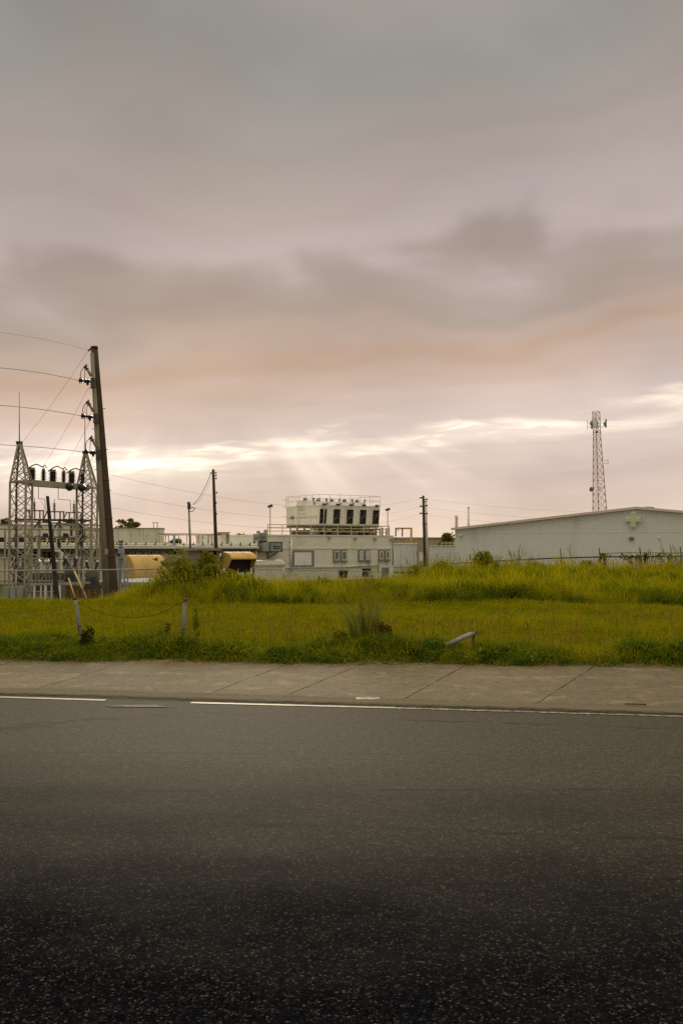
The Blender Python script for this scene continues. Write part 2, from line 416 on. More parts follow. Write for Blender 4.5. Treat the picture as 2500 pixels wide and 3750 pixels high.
# ---------------- road
A0, A1 = G(20, 2533), G(2440, 2603)             # seam between asphalt and concrete
kA = (A1.y - A0.y) / (A1.x - A0.x)
def asphalt_mat():
    m = bpy.data.materials.new('worn_asphalt'); m.use_nodes = True
    t = NT(m.node_tree); b = t.n['Principled BSDF']
    pos = t.node('ShaderNodeNewGeometry').outputs['Position']
    vo = t.node('ShaderNodeTexVoronoi'); t.put(vo.inputs['Vector'], pos); vo.inputs['Scale'].default_value = 115
    r, g, bl = t.sep(vo.outputs['Color'])
    stone = t.ramp(r, [(0.0, (0.006, 0.006, 0.007, 1)), (0.45, (0.016, 0.0155, 0.015, 1)), (0.8, (0.034, 0.031, 0.025, 1)), (0.92, (0.085, 0.076, 0.058, 1)), (1.0, (0.27, 0.24, 0.17, 1))])
    fine = t.noise(pos, 120, 4, 0.7)
    col = t.mix(t.maprange(fine, 0.35, 0.7, 0.0, 0.55), stone, (0.012, 0.012, 0.014, 1))
    # wheel paths and oil, lying along the road
    mp = t.node('ShaderNodeMapping'); t.put(mp.inputs[0], pos); mp.inputs['Rotation'].default_value = (0, 0, R(11)); mp.inputs['Scale'].default_value = (0.12, 1.0, 1.0)
    w = t.noise(mp.outputs[0], 0.75, 4, 0.55)
    w2 = t.noise(pos, 1.3, 5, 0.6)
    wear = t.maprange(t.math('ADD', t.math('MULTIPLY', w, 0.7), t.math('MULTIPLY', w2, 0.3)), 0.38, 0.62, 0.7, 1.15)
    col = t.mix(1.0, col, t.xyz(wear, wear, wear), 'MULTIPLY')
    # outer lane dusty and worn pale; vignette and view-angle falloff painted dark into near colour
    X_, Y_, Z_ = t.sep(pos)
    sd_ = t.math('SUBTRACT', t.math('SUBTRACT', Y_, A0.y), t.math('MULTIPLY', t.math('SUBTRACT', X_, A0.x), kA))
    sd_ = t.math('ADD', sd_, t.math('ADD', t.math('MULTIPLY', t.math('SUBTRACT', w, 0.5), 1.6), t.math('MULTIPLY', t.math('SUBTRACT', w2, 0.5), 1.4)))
    near_dark = t.maprange(sd_, -2.0, -6.6, 0.0, 1.0, True)
    col = t.mix(near_dark, t.mix(0.40, col, (0.074, 0.056, 0.030, 1)), t.mix(0.62, col, (0.0012, 0.0014, 0.006, 1)))
    cr = t.node('ShaderNodeTexVoronoi', feature='DISTANCE_TO_EDGE'); t.put(cr.inputs['Vector'], t.vmath('ADD', mp.outputs[0], t.xyz(t.math('MULTIPLY', w2, 0.5), t.math('MULTIPLY', fine, 0.03), 0.0))); cr.inputs['Scale'].default_value = 0.62
    mot = t.maprange(t.noise(pos, 17.0, 4, 0.65), 0.3, 0.7, 0.62, 1.4)
    col = t.mix(1.0, col, t.xyz(mot, mot, mot), 'MULTIPLY')
    crk = t.math('MULTIPLY', t.math('LESS_THAN', cr.outputs['Distance'], 0.006), t.maprange(w2, 0.46, 0.56, 0.0, 0.75))
    col = t.mix(crk, col, (0.006, 0.006, 0.006, 1))
    t.put(b.inputs['Base Color'], col)
    t.put(b.inputs['Specular IOR Level'], t.maprange(near_dark, 0.0, 1.0, 0.20, 0.0))
    b.inputs['Specular Tint'].default_value = (1.0, 0.9, 0.72, 1)
    b.inputs['Roughness'].default_value = 0.85
    bn = t.node('ShaderNodeBump'); bn.inputs['Strength'].default_value = 0.12; bn.inputs['Distance'].default_value = 0.004
    t.put(bn.inputs['Height'], t.math('ADD', t.math('SUBTRACT', 1.0, vo.outputs['Distance']), t.math('MULTIPLY', fine, 0.6)))
    t.l.new(bn.outputs[0], b.inputs['Normal'])
    return m
def concrete_mat():
    m = bpy.data.materials.new('shoulder_concrete'); m.use_nodes = True
    t = NT(m.node_tree); b = t.n['Principled BSDF']
    pos = t.node('ShaderNodeNewGeometry').outputs['Position']
    rnd = t.node('ShaderNodeObjectInfo').outputs['Random']
    mp = t.node('ShaderNodeMapping'); t.put(mp.inputs[0], pos); mp.inputs['Rotation'].default_value = (0, 0, R(11)); mp.inputs['Scale'].default_value = (0.3, 1.0, 1.0)
    n = t.noise(mp.outputs[0], 1.1, 6, 0.65); n2 = t.noise(pos, 9, 5, 0.7); n3 = t.noise(pos, 70, 3, 0.6)
    c = t.mix(t.maprange(n, 0.32, 0.68), (0.20, 0.152, 0.078, 1), (0.145, 0.108, 0.054, 1))
    c = t.mix(t.maprange(n2, 0.47, 0.66, 0, 0.9), c, (0.085, 0.066, 0.042, 1))
    c = t.mix(t.maprange(n2, 0.26, 0.40, 0.5, 0.0), c, (0.24, 0.195, 0.12, 1))
    c = t.mix(t.maprange(n3, 0.50, 0.68, 0, 0.7), c, (0.07, 0.056, 0.036, 1))
    n4 = t.noise(pos, 2.6, 6, 0.7); c = t.mix(t.maprange(n4, 0.52, 0.68, 0, 0.55), c, (0.10, 0.078, 0.047, 1)); c = t.mix(t.maprange(n4, 0.32, 0.46, 0.75, 0.0), c, (0.29, 0.235, 0.145, 1))
    k = t.math('ADD', 0.90, t.math('MULTIPLY', rnd, 0.2))
    c = t.mix(1.0, c, t.xyz(k, k, k), 'MULTIPLY')
    t.put(b.inputs['Base Color'], c); b.inputs['Roughness'].default_value = 0.85; b.inputs['Specular IOR Level'].default_value = 0.25
    bn = t.node('ShaderNodeBump'); bn.inputs['Strength'].default_value = 0.5; bn.inputs['Distance'].default_value = 0.006
    t.put(bn.inputs['Height'], t.math('ADD', n3, n2)); t.l.new(bn.outputs[0], b.inputs['Normal'])
    return m
def paint_mat(worn):
    m = bpy.data.materials.new('road_paint_worn' if worn else 'road_paint'); m.use_nodes = True
    t = NT(m.node_tree); b = t.n['Principled BSDF']
    pos = t.node('ShaderNodeNewGeometry').outputs['Position']
    n = t.noise(pos, 22, 5, 0.7)
    lo, hi = ((0.42, 0.56) if worn else (0.62, 0.78))
    c = t.mix(t.maprange(n, lo, hi), (0.36, 0.31, 0.22, 1), (0.07, 0.06, 0.045, 1))
    t.put(b.inputs['Base Color'], c); b.inputs['Roughness'].default_value = 0.6
    return m
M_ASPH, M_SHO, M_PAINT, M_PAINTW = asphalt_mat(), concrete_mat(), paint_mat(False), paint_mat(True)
M_JOINT = mat('joint_dirt', (0.055, 0.043, 0.027), (0.09, 0.07, 0.042), 6)
def seam_y(x): return A0.y + kA * (np.asarray(x, float) - A0.x)
def ribbon(name, f0, f1, z, m, x0=-220, x1=220, n=120, parent=None, wob=0.0):
    xs = np.linspace(x0, x1, n)
    v = []
    for i, x in enumerate(xs):
        w = wob * (rng.random() - 0.5)
        v += [(x, float(f0(x)) + w, z), (x, float(f1(x)), z)]
    v = np.array(v); i = np.arange(n - 1) * 2
    f = np.stack([i, i + 2, i + 3, i + 1], 1)
    o = bpy.data.objects.new(name, np_mesh(name, v, f, m)); COL.objects.link(o)
    if parent: o.parent = parent
    return o
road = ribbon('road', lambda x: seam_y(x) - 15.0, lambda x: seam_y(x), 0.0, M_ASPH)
road['kind'] = 'structure'; ORG['road'] = (0, 0, 0)
def mark(name, xa, ya, xb, yb, w, m, z=0.004, n=40, ragged=0.0):
    a, b_ = G(xa, ya), G(xb, yb)
    d = (b_ - a); q = Vector((-d.y, d.x, 0)).normalized() * w / 2
    mb = MB(); L, Rr = [], []
    for i in range(n + 1):
        p = a + d * (i / n)
        k = 1 + ragged * (random.random() - 0.5)
        k2 = 1 + ragged * (random.random() - 0.5)
        L.append((p.x + q.x * k, p.y + q.y * k, z)); Rr.append((p.x - q.x * k2, p.y - q.y * k2, z))
    for i in range(n): mb.face([L[i], Rr[i], Rr[i + 1], L[i + 1]])
    return mb.build(name, m, road)
mark('lane_marking', -900, 2527, 388, 2565, 0.08, M_PAINT, ragged=0.25)
mark('lane_marking', 700, 2574, 1448, 2593, 0.08, M_PAINT, ragged=0.25)
mark('lane_marking', 1448, 2593.5, 3600, 2657, 0.06, M_PAINTW, n=120, ragged=0.9)
mark('worn_paint_patch', 1303, 2562, 1390, 2562, 0.13, M_PAINTW, z=0.0145, ragged=0.6)
# scuffed pothole patch beside the lane marking
c0 = G(505, 2587); mb = MB(); ring = []
for k in range(26):
    a = 2 * math.pi * k / 26; rr = 1 + 0.35 * (random.random() - 0.5)
    ring.append((c0.x + 0.34 * rr * math.cos(a), c0.y + 0.055 * rr * math.sin(a) - 0.1 * 0.34 * math.cos(a), 0.005))
mb.face(ring); mb.build('pothole_patch', mat('broken_patch', (0.20, 0.165, 0.11), (0.07, 0.058, 0.04), 14), road)
mark('tar_scar', 405, 2589, 620, 2580, 0.09, mat('tar', (0.012, 0.011, 0.011), (0.03, 0.027, 0.022), 9), z=0.0035, ragged=1.2)

# ---------------- concrete shoulder: slabs with open joints
sh = setting('shoulder')
bed = ribbon('joint_bed', lambda x: seam_y(x) - 0.02, lambda x: edge_y(x) + 0.35, -0.012, M_JOINT, parent=sh)
ORG['joint_bed'] = (0, 0, 0)
joints = [(-2600, 2640, -1350, 2420), (-1900, 2550, -1080, 2420), (-1400, 2540, -700, 2422), (-760, 2538, -240, 2424), (-330, 2530, 40, 2426), (100, 2535, 420, 2440), (760, 2545, 1035, 2440), (1035, 2555, 1300, 2444), (1465, 2570, 1690, 2446), (1955, 2585, 2160, 2450), (2520, 2605, 2650, 2455), (3020, 2620, 3110, 2460), (3560, 2640, 3600, 2466)]
def joint_x(j, y):                              # x of a joint line at world y
    a, b_ = G(j[0], j[1]), G(j[2], j[3])
    return a.x + (b_.x - a.x) * (y - a.y) / (b_.y - a.y)
def solve(j, fn):
    y = 11.0
    for _ in range(30): y = float(fn(joint_x(j, y)))
    return Vector((joint_x(j, y), y, 0))
mid = lambda x: seam_y(x) * 0.42 + edge_y(x) * 0.58
for j0, j1 in zip(joints[:-1], joints[1:]):
    for lo, hi in ((lambda x: seam_y(x) - 0.004, mid), (mid, lambda x: edge_y(x) + 0.45)):
        a, b_, c, d = solve(j0, lo), solve(j1, lo), solve(j1, hi), solve(j0, hi)
        ce = (a + b_ + c + d) / 4
        q = []
        for p, s1, s2 in ((a, 1, 1), (b_, -1, 1), (c, -1, -1), (d, 1, -1)):
            q.append(Vector((p.x + s1 * 0.007, p.y + s2 * 0.004, 0)))
        # ragged slab edge
        rim = []
        for i in range(4):
            p0, p1 = q[i], q[(i + 1) % 4]
            for k in range(12):
                p = p0.lerp(p1, k / 12)
                w = 0.006 if k else 0.0
                rim.append(Vector((p.x + w * (random.random() - 0.5) * 2, p.y + w * (random.random() - 0.5) * 2, 0.0)))
        dz = random.uniform(-0.002, 0.002)
        MB().prism([Vector((p.x, p.y, -0.02)) for p in rim], (0, 0, 0.027 + dz)).build('slab', M_SHO, sh)


# dust and grit drifted over the seam
def dust_mat():
    m = bpy.data.materials.new('road_dust'); m.use_nodes = True
    t = NT(m.node_tree); b = t.n['Principled BSDF']
    pos = t.node('ShaderNodeNewGeometry').outputs['Position']
    X_, Y_, Z_ = t.sep(pos)
    sd_ = t.math('SUBTRACT', t.math('SUBTRACT', Y_, A0.y), t.math('MULTIPLY', t.math('SUBTRACT', X_, A0.x), kA))
    fall = t.math('SUBTRACT', 1.0, t.math('DIVIDE', t.math('ABSOLUTE', sd_), 0.33))
    n = t.noise(pos, 5.0, 6, 0.7); n2 = t.noise(pos, 60.0, 3, 0.6)
    al = t.math('MULTIPLY', t.maprange(t.math('ADD', fall, t.math('ADD', n, n2)), 1.15, 1.75), 0.9)
    t.put(b.inputs['Alpha'], al); b.inputs['Roughness'].default_value = 0.95; b.inputs['Specular IOR Level'].default_value = 0.1
    t.put(b.inputs['Base Color'], t.mix(n2, (0.20, 0.165, 0.105, 1), (0.13, 0.105, 0.066, 1)))
    return m
dust = ribbon('dust_strip', lambda x: seam_y(x) - 0.33, lambda x: seam_y(x) + 0.33, 0.0125, dust_mat(), -40, 40, 60, sh)

# ================================================================== buildings
def wall_thing(name, label, cat, pl, px, py=2110, group=None):
    q = pl.p(px, py); return thing(name, label, cat, (q.x, q.y, q.z), group)
def part(name, m, parent, *calls, **tags):
    """calls: (method, args...) on one mesh builder"""
    mb = MB()
    for c in calls: getattr(mb, c[0])(*c[1:])
    return mb.build(name, m, parent, **tags)

# ---------------- warehouse with the green cross (right)
PW = Plane(1665, 78, 2448, 72)
def warehouse():
    t = wall_thing('warehouse', 'long pale grey warehouse with low gable roof and green cross on its wall', 'warehouse', PW, 2050, 2150)
    uL, zL = PW.uz(1665, 1938); uR, zR = PW.uz(2330, 1862); z0 = -2.4
    uE = uR + (uR - uL); D = 26.0
    outl = [PW.at(uL, z0), PW.at(uR, z0), PW.at(uE, z0), PW.at(uE, zL), PW.at(uR, zR), PW.at(uL, zL)]
    back = Vector((-PW.n.x, -PW.n.y, 0)) * D
    w = MB().prism(outl, back).build('wall', M_WAREHOUSE, t)
    # one long horizontal flashing
    zz = PW.uz(2000, 1952)[1]
    part('flashing', M_WAREHOUSE, w, ('pbox', PW, uL + .1, uE - .1, zz, zz + 0.025, 0.0, 0.015))
    for u in (uL + 9.3, uL + 18.6): part('panel_seam', M_WAREHOUSE, w, ('pbox', PW, u, u + 0.02, z0, zL, 0.0, 0.006))
    # roof sheets with a coping along the gable
    th = Vector((0, 0, 0.12)); n = PW.n; o = Vector((n.x, n.y, 0)) * 0.25
    for ua, za, ub, zb in ((uL - 0.25, zL - 0.03, uR, zR), (uR, zR, uE + 0.25, zL - 0.03)):
        a, b = PW.at(ua, za), PW.at(ub, zb)
        mb = MB(); mb.quadbox([a + o, b + o, b + back, a + back], [a + o + th, b + o + th, b + back + th, a + back + th])
        r = mb.build('roof', M_TRIM, t)
        d = Vector((0, 0, -0.05)); p = Vector((n.x, n.y, 0)) * 0.29
        mb = MB(); mb.quadbox([a + p + d, b + p + d, b + o * 0.2 + d, a + o * 0.2 + d], [a + p + th * 1.1, b + p + th * 1.1, b + o * 0.99 + th * 1.1, a + o * 0.99 + th * 1.1])
        mb.build('coping', M_COPING, r)
    # light fixture and small vent
    part('wall_light', M_GREYF, t, ('px', PW, 2302, 1966, 2319, 1977, 0.0, 0.14), ('px', PW, 2304, 1968, 2317, 1975, 0.14, 0.16))
    part('conduit', M_TRIM, t, ('tube', [PW.p(2418, 1975, 0.03), PW.p(2420, 2030, 0.03)], 0.02, 5), ('px', PW, 2409, 1966, 2416, 1974, 0, 0.08))
    q = PW.p(1687, 1959, 0.0)
    part('security_lamp', M_PORCW, t, ('lathe', q, [(0, 0.05), (0.12, 0.06), (0.16, 0.13), (0.26, 0.11), (0.3, 0.03)], 10, (PW.n.x, PW.n.y, -0.3)))
    q = PW.at(PW.uz(2360, 1860)[0], zR, -3.0)
    part('roof_vent', M_CONC, t, ('lathe', (q.x, q.y, q.z - 0.3), [(0, 0.62), (0.40, 0.62), (0.50, 0.42), (0.55, 0.1)], 14))
    part('foundation', M_CONC, t, ('pbox', PW, uL - 0.05, uE + 0.05, z0 - 0.3, z0 + 0.45, -0.3, 0.06))
    return t
warehouse()
def cross_sign():
    q = PW.p(2317, 1932); t = thing('cross_sign', 'pale green cross sign with cream edge high on the warehouse wall', 'sign', (q.x, q.y, q.z))
    def cr(x0, x1, y0, y1, w, o0, o1):
        cx, cy = (x0 + x1) / 2, (y0 + y1) / 2
        pts = [(cx - w, y0), (cx + w, y0), (cx + w, cy - w), (x1, cy - w), (x1, cy + w), (cx + w, cy + w), (cx + w, y1), (cx - w, y1), (cx - w, cy + w), (x0, cy + w), (x0, cy - w), (cx - w, cy - w)]
        return MB().prism([PW.p(a, b, o0) for a, b in pts], Vector((PW.n.x, PW.n.y, 0)) * (o1 - o0))
    cr(2289, 2345, 1874, 1932, 9.2, 0.02, 0.22).build('edge', M_CROSSE, t)
    cr(2292, 2342, 1877, 1929, 6.2, 0.20, 0.25).build('face', M_CROSS, t)
cross_sign()
def stack(x, y0, y1, w, Y, label):
    b = P(x, y1 + 12, Y); h = P(x, y0, Y).z - b.z; r = w * Y / F / 2
    t = thing('exhaust_stack', label, 'stack', b, 'exhaust stacks behind the warehouse')
    part('pipe', M_RUSTY if w > 9 else M_COPING, t, ('lathe', b, [(0, r), (h - 0.25, r)], 12))
    part('cap', M_COPING, t, ('lathe', b + Vector((0, 0, h - 0.22)), [(0, r * 0.75), (0.08, r * 1.45), (0.14, r * 1.45), (0.22, r * 0.5)], 12))
    part('flange', M_STEELD, t, ('lathe', b + Vector((0, 0, h * 0.55)), [(0, r * 1.12), (0.05, r * 1.12)], 12))
    # roof it stands on
    return t
stack(1671, 1887, 1990, 10.5, 92, 'short thick brown exhaust stack at the left end of the warehouse roof')
stack(1715, 1855, 1990, 7.5, 92, 'tall thin brown exhaust stack rising behind the warehouse roof')

# ---------------- central plant building
PB = Plane(945, 93, 1440, 102)
def railing(name, label, pts, h, m, nrail=3, gap=1.5, group=None, w=0.05, cat='railing'):
    """posts and rails along a polyline of base points"""
    t = thing(name, label, cat, pts[0], group)
    for a, b in zip(pts[:-1], pts[1:]):
        a, b = Vector(a), Vector(b); n = max(1, round((b - a).length / gap))
        for i in range(n + 1):
            if i == n and b != Vector(pts[-1]): continue
            p = a.lerp(b, i / n); part('post', m, t, ('bar', p, p + Vector((0, 0, h)), w))
        for k in range(nrail):
            z = Vector((0, 0, h * (k + 1) / nrail - (w * 0.5 if k == nrail - 1 else 0)))
            part('rail', m, t, ('bar', a + z, b + z, w * 0.9))
    return t
def window_pair(t, x0, y0, x1, y1, louvre=False):
    for a, b in ((x0, x0 + (x1 - x0) * 0.45), (x0 + (x1 - x0) * 0.55, x1)):
        w = part('window', M_GREYF, t, ('px', PB, a, y0, b, y1, 0.0, 0.10))
        if louvre:
            for k in range(7):
                yy = y0 + 5 + (y1 - y0 - 9) * k / 7
                part('slat', M_TRIM, w, ('px', PB, a + 3.2, yy, b - 2.8, yy + 3.6, 0.10, 0.16))
        else:
            part('frame', M_TRIM, w, ('px', PB, a + 4, y0 + 5, b - 3, y1 - 6, 0.10, 0.13))
            part('pane', M_GLASS, w, ('px', PB, a + 6.2, y0 + 8.5, b - 5.2, y1 - 9.5, 0.13, 0.137))
        part('sill', M_GREYF, w, ('px', PB, a - 1, y1 - 3.5, b + 1, y1 + 0.5, 0.10, 0.2))
def plant_building():
    t = wall_thing('plant_building', 'pale grey two storey plant building carrying the cooling tower', 'building', PB, 1190, 2150)
    u0, u1, z0, z1 = PB.rect(945, 1964, 1439, 2110); z0 = -2.6
    part('wall', M_WALL, t, ('pbox', PB, u0, u1, z0, z1, -14, 0))
    part('parapet', M_WALL, t, ('pbox', PB, u0 - 0.05, u1 + 0.05, z1, z1 + 0.14, -14.05, 0.06))
    for x0, y0, x1, y1 in ((1030, 2007, 1436, 2010),):
        part('band', M_TRIM, t, ('px', PB, x0, y0, x1, y1, 0, 0.06))
    part('lower_band', M_TRIM, t, ('px', PB, 1040, 2072, 1383, 2077, 0, 0.08))
    part('downpipe', M_WHITE, t, ('tube', [PB.p(1063, 1967, 0.16), PB.p(1064, 2085, 0.16)], 0.09, 8), ('px', PB, 1060, 1966, 1067, 1972, 0.02, 0.25))
    for yy in (1985, 2003, 2030, 2060): part('pipe_bracket', M_STEEL, t, ('px', PB, 1060, yy, 1067, yy + 1.6, 0.0, 0.2))
    # white panel in a grey surround
    pn = part('panel_surround', M_GREYF, t, ('px', PB, 1069, 2015, 1148, 2021, 0, 0.1), ('px', PB, 1069, 2070, 1148, 2075.5, 0, 0.1), ('px', PB, 1069, 2021, 1076, 2070, 0, 0.099), ('px', PB, 1140, 2021, 1148, 2070, 0, 0.099))
    part('white_panel', M_WHITE, pn, ('px', PB, 1076, 2021, 1140, 2070, 0.0, 0.06))
    window_pair(t, 1219, 2013, 1268, 2058)
    window_pair(t, 1310, 2013.5, 1353, 2056, True)
    window_pair(t, 1384, 2013.5, 1425, 2054)
    for x0, x1, ya in ((1238, 1273, 2088), (1326, 1357, 2083)):
        w = part('opening', M_DARK, t, ('px', PB, x0, ya, x1, ya + 30, -0.1, 0.005))
        part('frame', M_GREYF, w, ('px', PB, x0 - 2, ya - 2, x1 + 2, ya, 0, 0.08), ('px', PB, (x0 + x1) / 2 - 1, ya, (x0 + x1) / 2 + 1, ya + 30, 0, 0.06))
    # slim pipe run above the lower openings
    part('pipe_run', M_STEEL, t, ('tube', [PB.p(1045, 2082, 0.15), PB.p(1120, 2082, 0.15), PB.p(1250, 2078, 0.15), PB.p(1385, 2070, 0.15)], 0.035, 6))
    # parapet lamps
    for x, y in ((1205, 1969), (1300, 1973), (1372, 1974), (1430, 1976)):
        l = part('wall_lamp', M_GREYBOX, t, ('px', PB, x - 5, y - 4, x + 2, y + 3, 0.0, 0.3))
        part('lens', M_PORCW, l, ('px', PB, x - 3, y + 3, x + 2, y + 6, 0.05, 0.26))
    part('corner_pipe', M_GREYF, t, ('tube', [PB.p(1437, 1975, 0.1), PB.p(1437, 2070, 0.1)], 0.05, 6))
    part('conduit', M_STEEL, t, ('tube', [PB.p(1383, 2054, 0.08), PB.p(1383, 2100, 0.08)], 0.04, 6))
    for x, y, w_, h_ in ((1345, 2058, 9, 6), (1411, 2056, 7, 5), (1060, 2082, 9, 5)):
        part('junction_box', M_GREYBOX, t, ('px', PB, x, y, x + w_, y + h_, 0, 0.2))
    part('side_door', M_GREYF, t, ('px', PB, 1398, 2078, 1422, 2125, 0, 0.08))
    return u0, u1, z1
bu0, bu1, bz1 = plant_building()
# roof railing
zr = bz1 + 0.14
railing('roof_railing', 'yellow safety railing round the plant roof under the cooling tower', [PB.at(PB.uz(985, 1960)[0], zr, -0.25), PB.at(bu1 - 0.3, zr, -0.25), PB.at(bu1 - 0.3, zr, -12)], 1.02, M_YELLOW, 3, 1.55, w=0.075)

# ---------------- cooling tower
def cooling_tower():
    zb = bz1 + 1.22; zt = PB.uz(1175, 1848)[1]
    uA, uB, uC = PB.uz(1052, 1925)[0], PB.uz(1165, 1925)[0], PB.uz(1392, 1925)[0]
    # front corner near x=1165; left face runs back to the left, right face along the wall
    sh = Vector((PB.n.x, PB.n.y)) * -2.0
    P2 = Plane(945, 93, 1440, 102); P2.a = P2.a + sh
    uB, uC = P2.uz(1165, 1925)[0], P2.uz(1386, 1925)[0]
    c = P2.at(uB, zb); L = uC - uB
    dl = Vector((PB.d.x, PB.d.y, 0)).normalized()
    t = thing('cooling_tower', 'cream five cell cooling tower with dark louvre bays on the plant roof', 'cooling tower', (c.x, c.y, zb))
    # the far end of the left face, found on its own sight line
    r = ray(1051, 1925); nl = Vector((-dl.y, dl.x, 0))
    if nl.y < 0: nl = -nl
    # solve c + nl*k  on ray x/y
    k = (r[0] * c.y - r[1] * c.x) / (r[1] * nl.x - r[0] * nl.y)
    k = max(3.0, min(k, 16.0))
    H = zt - zb; fl = 0.22
    def pt(a, b, h):   # a along the right face, b back along the left face, flared towards the top
        g = fl * h / H
        return c + dl * (a) + nl * (b + (g if b > 1 else -g)) + Vector((0, 0, h))
    # casing
    mb = MB(); mb.quadbox([pt(0, 0, 0), pt(L, 0, 0), pt(L, k, 0), pt(0, k, 0)], [pt(0, 0, H), pt(L, 0, H), pt(L, k, H), pt(0, k, H)])
    mb.build('casing', M_CREAM, t)
    # left face panel ribs
    for b in np.linspace(0.25, k - 0.25, 6):
        part('rib', M_CREAM, t, ('quadbox', [pt(-0.04, b - .03, 0.02), pt(0, b - .03, 0.02), pt(0, b + .03, 0.02), pt(-0.04, b + .03, 0.02)], [pt(-0.04, b - .03, H - .04), pt(0, b - .03, H - .04), pt(0, b + .03, H - .04), pt(-0.04, b + .03, H - .04)]))
    part('seam', M_STEEL, t, ('bar', pt(-0.03, 0.1, H * 0.42), pt(-0.03, k - 0.1, H * 0.42), 0.03))
    part('nameplate', M_TRIM, t, ('bar', pt(-0.03, k * 0.52, H * 0.7), pt(-0.03, k * 0.36, H * 0.7), 0.22))
    # five bays
    pitch = L / 4.60
    nrm = -nl
    for i in range(5):
        a0 = pitch * i + 0.05; a1 = a0 + pitch * 0.53
        b = part('louvre_bay', M_DARK, t, ('quadbox', [pt(a0, 0, 0.12) + nrm * .02, pt(a1, 0, 0.12) + nrm * .02, pt(a1, 0, 0.12) - nrm * .2, pt(a0, 0, 0.12) - nrm * .2], [pt(a0, 0, H * .83) + nrm * .02, pt(a1, 0, H * .83) + nrm * .02, pt(a1, 0, H * .83) - nrm * .2, pt(a0, 0, H * .83) - nrm * .2]))
        if i == 0: part('pipe', M_CREAM, b, ('tube', [pt(a0 + pitch * .30, 0, 0.1) + nrm * .12, pt(a0 + pitch * (.30 if i == 0 else .42), 0, H * 0.92) + nrm * .12], 0.045, 6))
        if i: part('brace', M_STEEL, b, ('bar', pt(a0, 0, 0.2) + nrm * .06, pt(a1, 0, H * .78) + nrm * .06, 0.018))
        for q in (a0 - 0.03, a1 + 0.0):
            part('frame', M_CREAM, b, ('quadbox', [pt(q, 0, 0.08) + nrm * .06, pt(q + .06, 0, 0.08) + nrm * .06, pt(q + .06, 0, 0.08), pt(q, 0, 0.08)], [pt(q, 0, H * .85) + nrm * .06, pt(q + .06, 0, H * .85) + nrm * .06, pt(q + .06, 0, H * .85), pt(q, 0, H * .85)]))
        for q in (np.arange(a1 + 0.14, pitch * (i + 1) - 0.05, 0.22) if i < 4 else ()):
            part('rib', M_CREAM, t, ('quadbox', [pt(q, 0, 0.02) + nrm * .04, pt(q + .06, 0, 0.02) + nrm * .04, pt(q + .06, 0, 0.02), pt(q, 0, 0.02)], [pt(q, 0, H) + nrm * .04, pt(q + .06, 0, H) + nrm * .04, pt(q + .06, 0, H), pt(q, 0, H)]))
        # lamp on the eave
        e = pt(pitch * (i + .32), 0, H) + nrm * .1
        part('eave_lamp', M_STEELD, t, ('box', (e.x, e.y, e.z + .12), (0.34, 0.3, 0.2), 0.5), ('bar', e, e + Vector((0, 0, .3)), .05))
        # fan stack and motor
        f = pt(pitch * (i + .3), k * .5, H)
        fs = part('fan_stack', M_CREAM, t, ('lathe', f, [(-0.02, 0.98), (0.2, 0.9), (0.4, 0.86), (0.58, 0.92)], 20))
        part('motor', M_STEELD, fs, ('lathe', f + Vector((0, 0, .58)), [(0, .22), (.3, .22), (.36, .1)], 8))
        part('fan_guard', M_YELLOW, fs, ('bar', f + Vector((-.9, 0, .62)), f + Vector((.9, 0, .62)), .05), ('bar', f + Vector((0, -.9, .66)), f + Vector((0, .9, .66)), .05))
        part('valve', M_STEELD, t, ('lathe', f + dl * (pitch * .5 - .06) + nrm * .4, [(0, .1), (.75, .1), (.85, .16), (.95, .1)], 8))
    # deck edge and steel grillage underneath
    part('deck_edge', M_CREAM, t, ('quadbox', [pt(-.06, -.06, H), pt(L + .06, -.06, H), pt(L + .06, k + .06, H), pt(-.06, k + .06, H)], [pt(-.06, -.06, H + .09), pt(L + .06, -.06, H + .09), pt(L + .06, k + .06, H + .09), pt(-.06, k + .06, H + .09)]))
    part('basin_beam', M_STEELD, t, ('quadbox', [pt(-.05, -.05, -.22), pt(L + .05, -.05, -.22), pt(L + .05, k + .05, -.22), pt(-.05, k + .05, -.22)], [pt(-.05, -.05, -.003), pt(L + .05, -.05, -.003), pt(L + .05, k + .05, -.003), pt(-.05, k + .05, -.003)]))
    dz = Vector((0, 0, -.223)); dn = Vector((0, 0, bz1 + .05 - zb))
    for i in range(13):
        for b in (0.2, k * .5, k - .3):
            p = pt(.25 + (L - .5) * i / 8, b, 0); p.z = zb
            part('support_leg', M_STEELD, t, ('bar', p + dz, p + dn, .14))
    for i in range(7):
        p = pt(.3 + (L - .4) * i / 6, 1.2 + (i % 2) * .8, 0); p.z = zb - .62
        part('pump', M_RUST if i == 1 else M_GREYBOX, t, ('box', (p.x, p.y, p.z - .15), (.9, .6, .5), .6), ('lathe', p, [(0, .2), (.3, .2)], 8))
    for i in range(3): part('header_pipe', M_TRIM if i == 1 else M_STEELD, t, ('tube', [pt(-.3, .3 + .5 * i, 0) + Vector((0, 0, -.4 - .22 * i)), pt(L + .3, .3 + .5 * i, 0) + Vector((0, 0, -.4 - .22 * i))], .10, 8))
    part('sump', M_STEELD, t, ('quadbox', [pt(.2, 1.5, 0) + Vector((0, 0, -1.1)), pt(L - .2, 1.5, 0) + Vector((0, 0, -1.1)), pt(L - .2, k - .6, 0) + Vector((0, 0, -1.1)), pt(.2, k - .6, 0) + Vector((0, 0, -1.1))], [pt(.2, 1.5, 0) + Vector((0, 0, -.5)), pt(L - .2, 1.5, 0) + Vector((0, 0, -.5)), pt(L - .2, k - .6, 0) + Vector((0, 0, -.5)), pt(.2, k - .6, 0) + Vector((0, 0, -.5))]))
    # deck railing
    hd = H + .09
